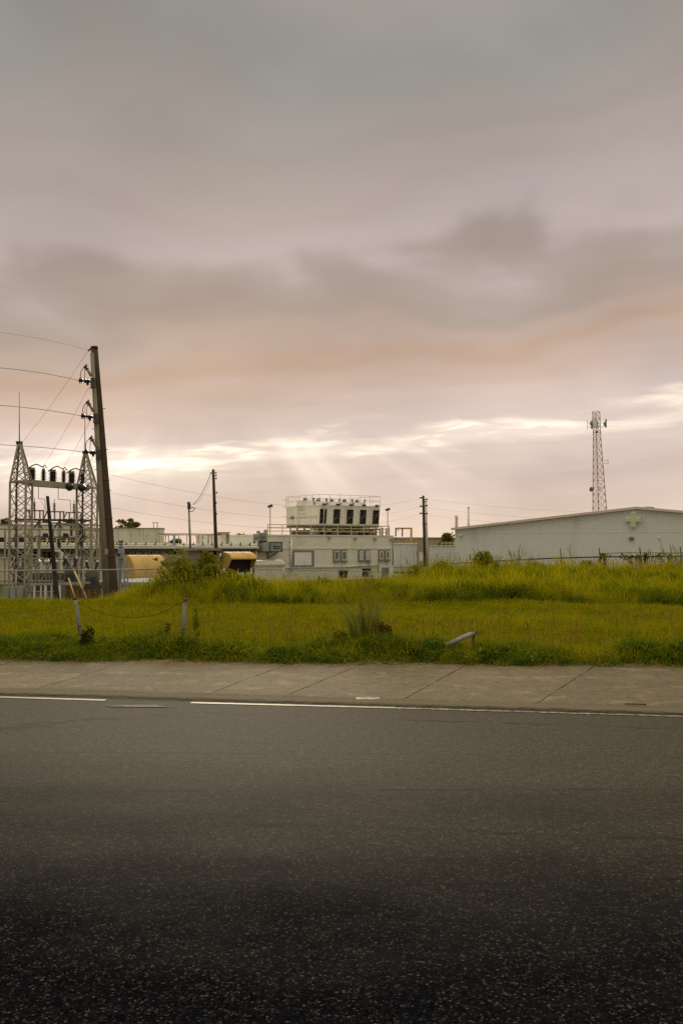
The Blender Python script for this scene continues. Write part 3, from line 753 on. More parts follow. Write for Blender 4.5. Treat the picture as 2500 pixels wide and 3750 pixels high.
    rl = [pt(0, 0, hd), pt(L, 0, hd), pt(L, k, hd), pt(0, k, hd)]
    for q in range(4):
        a, b = rl[q], rl[(q + 1) % 4]; n = max(2, round((b - a).length / 1.25))
        for i in range(n):
            p = a.lerp(b, i / n); part('railing_post', M_TRIM, t, ('bar', p, p + Vector((0, 0, 1.08)), .05))
        for h in (.55, 1.06): part('railing_rail', M_TRIM, t, ('bar', a + Vector((0, 0, h)), b + Vector((0, 0, h)), .045))
    # caged ladder at the left end
    lb = [pt(-.35, k - .5, 0), pt(-.35, k - 1.0, 0)]
    for p in lb: part('ladder_rail', M_TRIM, t, ('bar', p, p + Vector((0, 0, H + 1.2)), .05))
    for h in np.arange(.3, H + 1.1, .42): part('ladder_rung', M_TRIM, t, ('bar', lb[0] + Vector((0, 0, h)), lb[1] + Vector((0, 0, h)), .035))
    for h in (H * .5, H, H + .8): part('ladder_hoop', M_TRIM, t, ('tube', [lb[0] + Vector((0, 0, h)), lb[0] + Vector((-.4, -.1, h)), lb[1] + Vector((-.4, 0, h)), lb[1] + Vector((0, 0, h))], .03, 5))
    part('junction_box', M_GREYF, t, ('box', pt(-.15, k * .78, H * .42), (.3, .3, .3), .5))
cooling_tower()
def lamp_post(x, y0, y1, Y, label):
    b = P(x, y1, Y); h = P(x, y0, Y).z - b.z
    t = thing('floodlight_post', label, 'lamp', b, 'floodlight posts on the plant roof')
    part('post', M_STEEL, t, ('tube', [b, b + Vector((0, 0, h))], .06, 6, .045), ('box', (b.x, b.y, b.z + .03), (.3, .3, .06)))
    part('lamp_head', M_STEELD, t, ('quadbox', [b + Vector((-.2, -.25, h - .05)), b + Vector((.28, -.25, h + .05)), b + Vector((.28, .15, h + .05)), b + Vector((-.2, .15, h - .05))], [b + Vector((-.28, -.2, h + .14)), b + Vector((.2, -.2, h + .32)), b + Vector((.2, .15, h + .32)), b + Vector((-.28, .15, h + .14))]))
lamp_post(989, 1858, 1962, 95.5, 'thin floodlight post left of the cooling tower')
lamp_post(1419, 1870, 1966, 103, 'thin floodlight post right of the cooling tower')
q = PB.p(1390, 1964, -6); t = thing('roof_tank', 'pale upright box standing behind the right end of the cooling tower', 'cabinet', q)
mb = MB(); mb.box((q.x, q.y, q.z + 1.15), (.9, .7, 2.3), .6); mb.build('body', M_TRIM, t)
MB().box((q.x, q.y, q.z + 2.34), (1.0, .8, .08), .6).build('lid', M_GREYBOX, t)

# rooftop machines left of the cooling tower
def hvac(x0, y0, x1, y1, Y, label, drum=False):
    a, b = P(x0, y1, Y), P(x1, y0, Y); w, h = b.x - a.x, b.z - a.z
    t = thing('rooftop_unit', label, 'air conditioner', ((a.x + b.x) / 2, Y + .5, a.z), 'rooftop machines left of the cooling tower')
    part('casing', M_GREYBOX, t, ('box', ((a.x + b.x) / 2, Y + .5, (a.z + b.z) / 2), (w, 1.0, h)))
    part('lid', M_TRIM, t, ('box', ((a.x + b.x) / 2, Y + .5, b.z + .03), (w + .06, 1.06, .06)))
    n = 4
    for k in range(n): part('slat', M_GREYF, t, ('box', ((a.x + b.x) / 2, Y - .012, a.z + h * (.25 + .5 * k / n)), (w * .7, .02, .05)))
    if drum: part('fan_drum', M_GREYBOX, t, ('lathe', (b.x - w * .25, Y + .5, b.z + .06), [(0, w * .3), (.25, w * .3), (.3, w * .2)], 12))
    for s in (-.4, .4): part('foot', M_STEELD, t, ('box', ((a.x + b.x) / 2 + s * w, Y + .5, a.z - .1), (.12, .9, .2)))
hvac(927, 1957, 950, 1982, 92, 'boxy grey rooftop unit at the left corner of the plant building', True)
hvac(953, 1953, 976, 1980, 92.6, 'grey rooftop unit with round fan drum next to the plant parapet', True)
t = thing('duct_rack', 'grey duct box on a steel bracket fixed to the left of the plant wall', 'duct', PB.p(975, 2025, .6))
part('duct', M_GREYBOX, t, ('px', PB, 945, 1986, 1013, 2018, .15, 1.0))
part('louvre', M_STEELD, t, ('px', PB, 982, 1999, 1006, 2003, 1.0, 1.03), ('px', PB, 982, 2006, 1006, 2010, 1.0, 1.03))
part('frame', M_STEELD, t, ('px', PB, 968, 1986, 971, 2018, 1.0, 1.05), ('px', PB, 1011, 1986, 1014, 2020, 1.0, 1.06), ('px', PB, 968, 1984, 1014, 1986.5, 1.0, 1.05))
part('bracket', M_STEELD, t, ('px', PB, 932, 2018, 1015, 2021, .1, 1.1), ('bar', PB.p(978, 2045, .1), PB.p(1000, 2021, 1.0), .09), ('bar', PB.p(978, 2021, .12), PB.p(978, 2046, .12), .09))

# ---------------- low pale shed with the dome behind it, in front of the plant building
PS = Plane(880, 80, 1040, 82)
t = wall_thing('shed', 'low pale shed with a gently arched roof left of the plant building', 'shed', PS, 960, 2130)
u0, u1, z0, z1 = PS.rect(905, 2064, 1035, 2130)
part('wall', M_WALL, t, ('pbox', PS, u0, u1, z0 - .4, z1, -5, 0))
arch = [PS.at(u0 - .2 + (u1 - u0 + .4) * k / 10, z1 + .28 * math.sin(math.pi * k / 10) ** .7 if 0 < k < 10 else z1, .15) for k in range(11)]
mb = MB(); mb.prism(arch, Vector((-PS.n.x, -PS.n.y, 0)) * 5.3); mb.build('roof', M_WHITE, t)
part('eave_trim', M_TRIM, t, ('pbox', PS, u0 - .2, u1 + .2, z1 - .14, z1 - .003, 0, .17))
for x in (955, 1000): part('wall_seam', M_WALL, t, ('px', PS, x, 2068, x + 1, 2125, 0, .012))
part('door_canopy', M_TRIM, t, ('px', PS, 1062, 2103, 1082, 2107, 0, .6)) if False else None
q = P(1020, 2066, 87); t = thing('tank_dome', 'pale greenish domed tank top behind the low shed', 'tank', (q.x, q.y, -2.4))
hh = q.z + 2.4
part('tank_shell', M_DOME, t, ('lathe', (q.x, q.y, -2.4), [(0, .6), (hh - .1, .6)], 16))
part('dome', M_DOME, t, ('lathe', (q.x, q.y, q.z - .1), [(0, .66), (.15, .64), (.35, .5), (.5, .28), (.55, .05)], 16))

# ---------------- long left-hand plant hall
PL = Plane(-60, 86, 930, 90)
def hall():
    t = wall_thing('plant_hall', 'long low grey hall with dark eaves behind the substation', 'building', PL, 400, 2120)
    u0, u1, z0, z1 = PL.rect(-60, 2008, 940, 2120); z0 = -2.6
    part('wall', M_WALL, t, ('pbox', PL, u0, u1, z0, z1 - .02, -14, -.9))
    for i in range(21):
        u = u0 + (u1 - u0) * i / 20
        part('pilaster', M_WALL, t, ('pbox', PL, u - .12, u + .12, z0, z1 - .3, -.9, -.7))
    part('eave_shade', M_STEELD, t, ('pbox', PL, u0, u1, z1 - .32, z1 - .02, -.9, -.15))  # dark strip put in for the shadow under the eaves
    part('roof', M_TRIM, t, ('pbox', PL, u0, u1 + .2, z1 - .018, z1 + .14, -14.2, .05))
    for i in range(34):
        u = u0 + (u1 - u0) * (i + .5) / 34
        part('eave_bracket', M_STEELD, t, ('pbox', PL, u - .05, u + .05, z1 - .75, z1 - .32, -.9, -.35))
    # windows and vents in the wall, half hidden by the switchyard
    for x0, x1, y0, y1 in ((55, 95, 2018, 2045), (120, 215, 2018, 2062), (600, 640, 2020, 2034), (640, 676, 2020, 2034)):
        w = part('window', M_DARK, t, ('px', PL, x0, y0, x1, y1, -.9, -.84))
        part('frame', M_STEEL, w, ('px', PL, x0 - 2, y1, x1 + 2, y1 + 2, -.9, -.75), ('px', PL, (x0 + x1) / 2 - 1, y0, (x0 + x1) / 2 + 1, y1, -.84, -.8))
    part('red_panel', M_RUST, t, ('px', PL, 143, 2024, 175, 2040, -.84, -.7))
    return t, u0, u1, z1
hall_t, hu0, hu1, hz1 = hall()
# upper block on its roof
t = thing('roof_block', 'streaked pale concrete block standing on the long hall roof', 'building', PL.p(465, 1985, -3))
u0, u1, z0_, z1_ = PL.rect(300, 1934, 597, 1990)
part('wall', M_WALL2, t, ('pbox', PL, u0, u1, hz1 + .14, z1_, -9, -3))
part('parapet', M_CONC, t, ('pbox', PL, u0 - .06, u1 + .06, z1_, z1_ + .09, -9.06, -2.94))
for k in range(6):
    u = u0 + (u1 - u0) * (k + .6) / 6.2
    part('panel_joint', M_CONC, t, ('pbox', PL, u, u + .03, hz1 + .3, z1_ - .02, -3, -2.99))
part('roof_frame', M_YELLOW, t, ('bar', PL.p(559, 1934, -4), PL.p(559, 1909, -4), .07), ('bar', PL.p(573, 1934, -4), PL.p(573, 1909, -4), .07), ('bar', PL.p(552, 1910, -4), PL.p(578, 1910, -4), .07))
t = thing('roof_annex', 'low grey annex on the hall roof behind the switchyard', 'building', PL.p(150, 1990, -2.5))
u0, u1, _, z1_ = PL.rect(-40, 1922, 298, 1990)
part('wall', M_WALL2, t, ('pbox', PL, u0, u1, hz1 + .14, z1_, -8, -2.5))
part('parapet', M_CONC, t, ('pbox', PL, u0, u1 - .08, z1_, z1_ + .1, -8.05, -2.44))
for k in range(9):
    u = u0 + (u1 - u0) * (k + .4) / 9
    w = part('window', M_DARK, t, ('pbox', PL, u, u + .7, hz1 + .5, hz1 + 1.0, -2.5, -2.47))
    part('frame', M_TRIM, w, ('pbox', PL, u - .04, u + .74, hz1 + .44, hz1 + .5, -2.5, -2.42))
railing('roof_walk_railing', 'yellow railing on the hall roof seen through the switchyard', [PL.at(PL.uz(100, 1985)[0], hz1 + .14, -.6), PL.at(PL.uz(325, 1985)[0], hz1 + .14, -.6)], .62, M_YELLOW, 2, .42, w=.06)
# pipes along the roof edge
t = thing('roof_pipe_run', 'pair of pale pipes on brackets along the hall roof edge', 'pipe', PL.at(hu0, hz1 + .14, -.2))
for y, o, r in ((1989, -.3, .09), (1996, .0, .07)):
    q0, q1 = PL.p(-60, y, o), PL.p(935, y + 7, o)
    part('pipe', M_TRIM, t, ('tube', [q0, q1], r, 8))
for i in range(28):
    u = hu0 + (hu1 - hu0) * (i + .3) / 28
    part('pipe_bracket', M_STEELD, t, ('pbox', PL, u - .04, u + .04, hz1 + .142, hz1 + .55, -.42, -.1))
# open steel walkway frame
def walkway():
    t = thing('pipe_bridge', 'open pale steel pipe bridge on thin posts along the hall roof', 'pipe bridge', PL.p(700, 1996, -1.5))
    top = 1953
    part('top_beam', M_STEEL, t, ('px', PL, 577, top, 840, top + 7, -1.7, -1.3))
    part('top_pipe', M_TRIM, t, ('tube', [PL.p(580, 1961, -1.2), PL.p(840, 1953, -1.2)], .05, 6))
    for x in (582, 606, 617, 655, 685, 728, 743, 766, 778):
        part('post', M_STEEL, t, ('px', PL, x - 1.5, top + 7, x + 1.5, 1998, -1.6, -1.45))
    part('cabinet', M_BLUEST, t, ('px', PL, 634, 1958, 642, 1993, -1.4, -1.0))
    part('end_panel', M_WALL, t, ('px', PL, 812, 1952, 829, 1996, -1.9, -1.0))
    part('end_side', M_STEEL, t, ('px', PL, 829.5, 1955, 843, 1996, -2.6, -1.2))
    part('end_cap', M_RUSTY, t, ('px', PL, 800, 1948, 846, 1952, -2.7, -.9))
    part('vent_pipe', M_RUSTY, t, ('tube', [PL.p(763, 2012, -.4), PL.p(763, 1967, -.4)], .06, 6))
    part('roof_box', M_TRIM, t, ('px', PL, 729, 1998, 755, 2011, -.6, .04))
walkway()

# ---------------- ochre air intake hoods
def hood(x, yt, yb, Y, L, depth, lip, label, ang=R(38)):
    """side panel facing left-front, curved shell reaching right, mouth turned to the front"""
    c = P(x, yb, Y); ztop = P(x, yt, Y).z; H = ztop - c.z
    e = Vector((math.cos(ang), math.sin(ang), 0)); s = Vector((math.sin(ang), -math.cos(ang), 0))
    t = thing('intake_hood', label, 'air intake', c, 'ochre intake hoods in front of the hall')
    prof = [(0, 0), (0, H)]
    n = 10; r = depth * .75
    for k in range(n + 1):
        a = math.pi / 2 * k / n * .95
        prof.append((depth - r + r * math.sin(a), H - (H - lip) * (1 - math.cos(a)) / (1 - math.cos(math.pi / 2 * .95))))
    prof += [(depth * .7, 0)]
    def q(u, z, k): return c + s * u + e * k + Vector((0, 0, z))
    th = .06
    for k in (0, L - th): MB().prism([q(u, z, k) for u, z in prof], e * th).build('side_panel', M_OCHRE, t)
    mb = MB(); pts = prof[1:-1]
    for (u0, z0), (u1, z1) in zip(pts[:-1], pts[1:]):
        mb.face([q(u0, z0, th), q(u1, z1, th), q(u1, z1, L - th), q(u0, z0, L - th)], True)
    mb.build('curved_shell', M_OCHRE, t)
    MB().quadbox([q(0, 0, th), q(.05, 0, th), q(.05, 0, L - th), q(0, 0, L - th)], [q(0, H, th), q(.05, H, th), q(.05, H, L - th), q(0, H, L - th)]).build('back_panel', M_OCHRE, t)
    MB().quadbox([q(depth * .45, -.3, th), q(depth * .5, -.3, th), q(depth * .5, -.3, L - th), q(depth * .45, -.3, L - th)], [q(depth * .45, H * .9, th), q(depth * .5, H * .9, th), q(depth * .5, H * .9, L - th), q(depth * .45, H * .9, L - th)]).build('mouth_shade', M_WOODD, t)  # dark sheet standing in for the shade inside the mouth
    u1, z1 = prof[-2]
    part('lip', M_OCHRE, t, ('bar', q(u1, z1, 0), q(u1, z1, L), .07))
    for k in (L * .33, L * .66):
        mb = MB()
        for (u0, z0), (uu, zz) in zip(pts[:-1], pts[1:]): mb.bar(q(u0, z0, k), q(uu, zz, k), .02)
        mb.build('seam_rib', M_OCHRE, t)
    for u, z in ((.1, 0), (depth * .8, 0)):
        for k in (.1, L - .1): part('leg', M_STEELD, t, ('bar', q(u, z, k), q(u, -2.2 - c.z, k), .12))
hood(804, 2021, 2080, 62, 2.0, 1.35, .60, 'ochre air intake hood with dark open mouth beside the concrete bunker', R(40))
hood(452, 2033, 2128, 60, 2.3, 1.55, .12, 'larger ochre hood with rounded end behind the tall leaning pole', R(40))
# concrete bunker between them
PK = Plane(680, 61, 800, 61.5)
t = wall_thing('bunker', 'stained concrete block bunker with dark opening between the ochre hoods', 'bunker', PK, 740, 2130)
part('wall', M_CONC, t, ('px', PK, 682, 2017, 735, 2130, -2.4, 0), ('px', PK, 735, 2048, 800, 2130, -2.4, -.01), ('px', PK, 793, 2017, 801, 2048, -2.4, -.005))
part('opening', M_DARK, t, ('px', PK, 735, 2017, 793, 2048, -2.3, -.8))
part('roof_slab', M_CONC, t, ('px', PK, 678, 2012, 812, 2017, -2.5, .25))
for k in range(4): part('roof_rubble', M_CONC, t, ('box', PK.p(700 + 28 * k, 2010.5, -.4 - .2 * k), (.35 + .1 * k, .3, .1), .4 * k))
part('pipe_elbow', M_PORCW, t, ('tube', [PK.p(802, 2040, .2), PK.p(806, 2034, .2), PK.p(806, 2026, .2)], .06, 6))
# dark machinery by the left hood
t = thing('machine_skid', 'dark pipework skid between the left ochre hood and the bunker', 'machinery', P(620, 2130, 60.5))
Y = 60.5
part('main_pipe', M_STEELD, t, ('tube', [P(562, 2066, Y), P(600, 2066, Y), P(690, 2058, Y)], .22, 10))
part('rust_pipe', M_CONC, t, ('tube', [P(600, 2049, Y + .4), P(690, 2047, Y + .4)], .14, 8))
part('valve_head', M_STEELD, t, ('box', P(566, 2060, Y - .1), (.35, .4, .5), .2), ('bar', P(566, 2052, Y - .1), P(577, 2044, Y - .1), .12))
part('ochre_base', M_OCHRE, t, ('quadbox', [P(545, 2132, Y + .3), P(676, 2132, Y + .3), P(676, 2132, Y + 1.4), P(545, 2132, Y + 1.4)], [P(545, 2082, Y + .3), P(676, 2082, Y + .3), P(676, 2082, Y + 1.4), P(545, 2082, Y + 1.4)]))
part('bed', M_STEELD, t, ('bar', P(528, 2101, Y - .2), P(600, 2100, Y - .2), .1), ('bar', P(548, 2082, Y), P(572, 2074, Y), .12))
part('roof_sheet', M_BLUEST, t, ('quadbox', [P(560, 2046, Y + 4), P(682, 2046, Y + 4), P(682, 2046, Y + 5), P(560, 2046, Y + 5)], [P(560, 2031, Y + 4), P(682, 2031, Y + 4), P(682, 2031, Y + 5), P(560, 2031, Y + 5)]))
for x in (575, 640, 680): part('support', M_STEELD, t, ('bar', P(x, 2066, Y), P(x, 2130, Y), .1))
# low flat canopy
PC = Plane(470, 47, 605, 46)
t = wall_thing('flat_canopy', 'low flat grey canopy on posts in front of the ochre hood', 'canopy', PC, 540, 2170)
u0, u1, z0, z1 = PC.rect(300, 2131, 602, 2139)
part('roof_slab', M_BLUEST, t, ('pbox', PC, u0, u1, z0, z1, -5.5, 0))
part('fascia', M_GREYBOX, t, ('pbox', PC, u0 - .02, u1 + .02, z0 - .06, z0 + .03, -.05, .03))
for x in (330, 440, 543, 596): part('post', M_TRIM, t, ('px', PC, x - 4, 2141, x + 4, 2185, -.25, -.12))
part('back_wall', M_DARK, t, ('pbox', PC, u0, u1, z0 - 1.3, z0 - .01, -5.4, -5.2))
for k in range(6): part('crate', M_STEELD, t, ('px', PC, 480 + 19 * k, 2146, 492 + 19 * k, 2175, -1.6, -1.1))

# ---------------- things between plant building and warehouse
PT = Plane(1440, 125, 1670, 125)
t = wall_thing('back_wall', 'tan wall far behind the wooden pole right of the plant building', 'wall', PT, 1550, 2060)
part('wall', mat('tan_wall', (0.42, .35, .25), (.36, .30, .21), .6), t, ('px', PT, 1436, 1972, 1672, 2080, -6, 0))
part('coping', M_CONC, t, ('px', PT, 1436, 1968, 1672, 1972, -6.1, .1))
PCN = Plane(1440, 108, 1525, 110)
t = wall_thing('container', 'pale grey box container right of the plant building', 'container', PCN, 1482, 2075)
part('body', M_WAREHOUSE, t, ('px', PCN, 1443, 1993, 1525, 2075, -4, 0))
part('roof', M_WHITE, t, ('px', PCN, 1441, 1989, 1526, 1993, -4.1, .1))
for k in range(17): part('rib', M_WAREHOUSE, t, ('px', PCN, 1445 + 4.7 * k, 1995, 1446.6 + 4.7 * k, 2072, 0, .04))
PG = Plane(1440, 118, 1530, 118)
t = wall_thing('lifting_frame', 'ochre steel lifting frame with one arm behind the container', 'crane', PG, 1505, 2010)
part('column', M_OCHRE, t, ('px', PG, 1501.5, 1938, 1509, 2015, -.25, 0))
part('arm', M_OCHRE, t, ('px', PG, 1449, 1932, 1509.5, 1938, -.26, .01))
part('hook', M_STEELD, t, ('px', PG, 1456, 1938, 1459, 1945, -.15, -.1))
railing('yard_railing', 'ochre railing on the yard roof between container and wooden pole', [PT.p(1452, 2000, 4), PT.p(1545, 2000, 4)], .95, M_YELLOW, 2, 1.1, w=.06)
PLW = Plane(1568, 88, 1672, 86)
t = wall_thing('ribbed_annex', 'low bluish ribbed annex joining the left end of the warehouse', 'annex', PLW, 1620, 2080)
part('wall', M_WAREHOUSE, t, ('px', PLW, 1570, 2000, 1671, 2080, -6, 0))
part('roof_edge', M_TRIM, t, ('px', PLW, 1568, 1997, 1671, 2000, -6.1, .08))
for k in range(20): part('rib', M_WAREHOUSE, t, ('px', PLW, 1573 + 4.9 * k, 2002, 1574.5 + 4.9 * k, 2078, 0, .03))
railing('annex_railing', 'yellow railing on the low annex beside the warehouse', [PLW.p(1588, 1998, -1.2), PLW.p(1652, 1998, -1.2)], .34, M_YELLOW, 2, .5, w=.05)
t = thing('meter_box', 'small white box at the foot of the wooden pole', 'cabinet', P(1541, 2052, 70))
part('body', M_WHITE, t, ('quadbox', [P(1534, 2055, 70), P(1549, 2055, 70), P(1549, 2055, 70.4), P(1534, 2055, 70.4)], [P(1534, 2024, 70), P(1549, 2024, 70), P(1549, 2024, 70.4), P(1534, 2024, 70.4)]))
part('lid', M_TRIM, t, ('quadbox', [P(1533, 2024, 69.97), P(1550, 2024, 69.97), P(1550, 2024, 70.45), P(1533, 2024, 70.45)], [P(1533, 2021, 69.97), P(1550, 2021, 69.97), P(1550, 2021, 70.45), P(1533, 2021, 70.45)]))

# ================================================================== poles and lines
def insulator(mb, a, b, r, n=5):
    """ribbed insulator between two points"""
    a, b = Vector(a), Vector(b); L = (b - a).length; prof = [(0, r * .45)]
    for k in range(n):
        h = L * (k + .15) / n
        prof += [(h, r * .5), (h + L / n * .25, r), (h + L / n * .45, r), (h + L / n * .65, r * .5)]
    prof.append((L, r * .45))
    return mb.lathe(a, prof, 8, b - a)
def sag(a, b, drop, n=14):
    a, b = Vector(a), Vector(b)
    return [a.lerp(b, k / n) + Vector((0, 0, -4 * drop * (k / n) * (1 - k / n))) for k in range(n + 1)]
def wire(pts, r, label, group, name='power_line', cat='wire', m=None):
    mb = MB().tube(pts, r, 5)
    return mb.build(name, m or M_WIRE, None, label=label, category=cat, group=group)

# ---------------- tall leaning pole
YP = 38.0
pb, ptop = P(413, 2215, YP), P(339, 1266, YP)
ptop.y += .3
def on_pole(py):
    k = (P(0, py, YP).z - pb.z) / (ptop.z - pb.z); return pb.lerp(ptop, k)
def tall_pole():
    t = thing('utility_pole', 'tall thick wooden utility pole leaning left with three insulator brackets', 'utility pole', pb)
    pts = [pb.lerp(ptop, k / 8) for k in range(9)]
    MB().tube(pts, .265, 14, .135).build('pole', M_WOOD, t)
    off = Vector((-.13, -.12, 0)); off2 = Vector((-.065, -.065, 0))
    MB().tube([pb + off, on_pole(1290) + off2], .19, 10, .10).build('lit_side', M_WOODG, t)  # lit left face of the pole, imitated by an added paler half-round
    part('pole_cap', M_WOODD, t, ('tube', [on_pole(1276), ptop + Vector((0, 0, .03))], .14, 12))
    for y in range(1420, 2150, 75):
        c = on_pole(y); s = 1 if (y // 75) % 2 else -1
        part('step_bolt', M_STEELD, t, ('tube', [c + Vector((.1 * s, -.1, 0)), c + Vector((.3 * s, -.14, 0))], .014, 5))
    for i, (y, dx) in enumerate(((1395, 0), (1525, 0), (1656, 0))):
        c = on_pole(y)
        xs = {0: (292, 313, 341), 1: (300, 321, 351), 2: (311, 333, 360)}[i]
        br = part('insulator_bracket', M_STEELD, t, ('tube', [P(xs[0] + 6, y - 1, YP - .1), P(xs[2], y + 5, YP - .05)], .035, 6), ('box', P(xs[2] + 1, y + 8, YP - .1), (.16, .2, .38)))
        mb = MB(); insulator(mb, P(xs[1] - 3, y, YP - .1), P(xs[1] + 16, y + 2, YP - .1), .10, 4); mb.build('insulator', M_PORC, br)
        mb = MB(); insulator(mb, P(xs[0] - 2, y - 1, YP - .1), P(xs[0] + 12, y - 1, YP - .1), .12, 2); mb.build('dead_end', M_PORC, br)
        part('pin', M_STEELD, br, ('tube', [P(xs[1] + 8, y + 4, YP - .1), P(xs[1] + 9, y + 16, YP - .1)], .045, 6))
        # fuse cutout
        yy = y - 50
        cu = part('fuse_cutout', M_STEEL, t, ('tube', [P(xs[1] + 2, yy - 2, YP - .1), P(xs[1] + 22, yy + 32, YP - .1)], .055, 7), ('tube', [P(xs[1] + 20, yy + 28, YP - .1), P(xs[2] - 3, yy + 30, YP - .05)], .03, 5))
        mb = MB(); insulator(mb, P(xs[1] + 1, yy - 4, YP - .1), P(xs[1] + 9, yy + 10, YP - .1), .085, 2); mb.build('cutout_head', M_PORC, cu)
        part('cutout_arm', M_STEELD, cu, ('bar', P(xs[1] - 6, yy + 2, YP - .1), P(xs[1] + 6, yy - 11, YP - .1), .045))
        part('jumper', M_WIRE, cu, ('tube', [P(xs[1] - 6, yy + 2, YP - .1), P(xs[0] + 6, yy + 12, YP - .15), P(xs[0] + 3, yy + 30, YP - .15), P(xs[0] + 5, y - 4, YP - .1)], .016, 5), ('tube', [P(xs[1] - 1, yy + 4, YP - .1), P(xs[1] - 3, y, YP - .1)], .013, 5))
    part('number_plate', M_STEEL, t, ('box', on_pole(2020) + Vector((-.02, -.31, 0)), (.14, .012, .22)))
    for y in (1480, 1610, 1760, 1900, 2040): part('strap', M_STEELD, t, ('tube', [on_pole(y), on_pole(y - 3)], .135 + (y - 1266) / 900 * .15, 14))
    part('top_bracket', M_STEELD, t, ('bar', P(323, 1284, YP - .1), P(340, 1276, YP - .1), .05), ('bar', P(325, 1287, YP - .1), P(333, 1274, YP - .1), .04))
tall_pole()
gL = 'power lines leaving the tall pole to the left'
def left_line(x0, y0, y12, r, label):
    a = P(x0, y0, YP - .1); e = P(12, y12, 32.0)
    d = Vector((e.x - a.x, e.y - a.y, 0)); pts = []
    dz = e.z - a.z
    for k in range(16):
        s = k / 15 * 3.2
        pts.append(Vector((a.x + d.x * s, a.y + d.y * s, a.z + dz * (0.62 * s + 0.38 * s * s))))
    wire(pts, r, label, gL)
left_line(290, 1394, 1348, .011, 'thick power line leaving the upper bracket of the tall pole')
left_line(298, 1523, 1485, .011, 'thick power line leaving the middle bracket of the tall pole')
left_line(310, 1656, 1629, .011, 'thick power line leaving the lowest bracket of the tall pole')
left_line(324, 1282, 1218, .005, 'thin wire leaving the very top of the tall pole to the left')

# ---------------- short dark leaning pole in the switchyard
a, b = P(213, 2225, 39.5), P(175, 1819, 39.5)
t = thing('stub_pole', 'short dark bare pole leaning left among the switchyard steel', 'pole', a)
MB().tube([a.lerp(b, k / 5) for k in range(6)], .105, 10, .065).build('pole', M_WOODD, t)
part('cap', M_WOOD, t, ('tube', [b + Vector((0, 0, -.02)), b + Vector((0, 0, .03))], .06, 8))

# ---------------- mid pole and lamp pole
Y2 = 72.0
a, b = P(795, 2110, Y2), P(781, 1719, Y2)
t = thing('utility_pole', 'thin brown wooden pole with small insulators left of the cooling tower', 'utility pole', a)
MB().tube([a.lerp(b, k / 5) for k in range(6)], .155, 10, .10).build('pole', M_WOOD, t)
for y, s in ((1732, 1), (1742, 1), (1753, 1), (1805, 1), (1842, .6), (1882, .6), (1733, -1)):
    c = P(782 + (y - 1719) * .035, y, Y2 - .1)
    part('bracket', M_STEELD, t, ('tube', [c, c + Vector((s * .19, -.04, 0))], .03, 5), ('lathe', c + Vector((s * .19, -.04, -.05)), [(0, .03), (.03, .06), (.1, .05), (.13, .02)], 7))
a, b = P(699, 2045, Y2 + 4), P(691, 1842, Y2 + 4)
t = thing('lamp_pole', 'slim pale pole with a bracket lamp in front of the pipe bridge', 'lamp pole', a)
MB().tube([a, b], .10, 8, .075).build('pole', M_STEEL, t)
part('head', M_STEELD, t, ('tube', [b + Vector((0, -.05, .06)), b + Vector((.08, -.1, -.25))], .13, 8), ('box', b + Vector((.05, -.1, -.35)), (.25, .2, .2)))
part('bracket', M_STEELD, t, ('tube', [P(693, 1865, Y2 + 3.9), P(705, 1858, Y2 + 3.8), P(715, 1861, Y2 + 3.8)], .035, 5), ('tube', [P(694, 1874, Y2 + 3.9), P(706, 1872, Y2 + 3.8), P(714, 1862, Y2 + 3.8)], .03, 5))
gW = 'slack cables between the slim lamp pole and the brown pole'
wire(sag(P(708, 1846, Y2 + 3.8), P(772, 1733, Y2), .35), .022, 'thicker slack cable from the brown pole down to the lamp pole', gW)
wire(sag(P(700, 1850, Y2 + 3.8), P(776, 1742, Y2), .55), .010, 'thin slack cable below the thicker one by the lamp pole', gW)

# ---------------- far pole with crossed insulators, doubled by a pale steel pole
Y3 = 70.0
a, b = P(1555, 2075, Y3), P(1549, 1815, Y3)
t = thing('utility_pole', 'brown wooden pole with three pairs of insulators right of the plant building', 'utility pole', a)
MB().tube([a.lerp(b, k / 4) for k in range(5)], .115, 10, .085).build('pole', M_WOOD, t)
for y, yr in ((1823, 1829), (1854, 1852), (1880, 1881)):
    for s, yy in ((-1, y), (1, yr)):
        c = P(1550, yy, Y3 - .08)
        ar = part('arm', M_STEELD, t, ('tube', [c, c + Vector((s * .28, -.03, 0))], .03, 5))
        mb = MB(); insulator(mb, c + Vector((s * .10, -.03, .0)), c + Vector((s * .30, -.03, .02)), .075, 2); mb.build('insulator', M_PORC, ar)
part('cleat', M_STEELD, t, ('tube', [P(1545, 1918, Y3 - .1), P(1565, 1918, Y3 - .1)], .03, 5))
a, b = P(1564, 2075, Y3 + .6), P(1558, 1836, Y3 + .6)
t = thing('steel_pole', 'pale steel pole standing right behind the brown one', 'pole', a)
MB().tube([a, b], .105, 10, .085).build('pole', M_TRIM, t)
part('cap', M_STEEL, t, ('lathe', b, [(-.03, .095), (.03, .09), (.05, .03)], 10))
gM = 'thin lines strung across the plant'
for i, (y0, y1, lab) in enumerate(((1738, 1826, 'highest'), (1804, 1856, 'middle'), (1860, 1882, 'lowest'))):
    wire(sag(P(402 + 4 * i, y0, YP + .1), P(1541, y1, Y3 - .1), .95), .0048, f'{lab} of three thin lines between the tall pole and the far brown pole', gM)
    pe = P(3400, y1 - 10 + 6 * i, Y3 - 6)
    wire(sag(P(1562, y1 + 3, Y3 - .1), pe, 1.1), .0045, f'{lab} of three thin lines running right over the warehouse', gM)

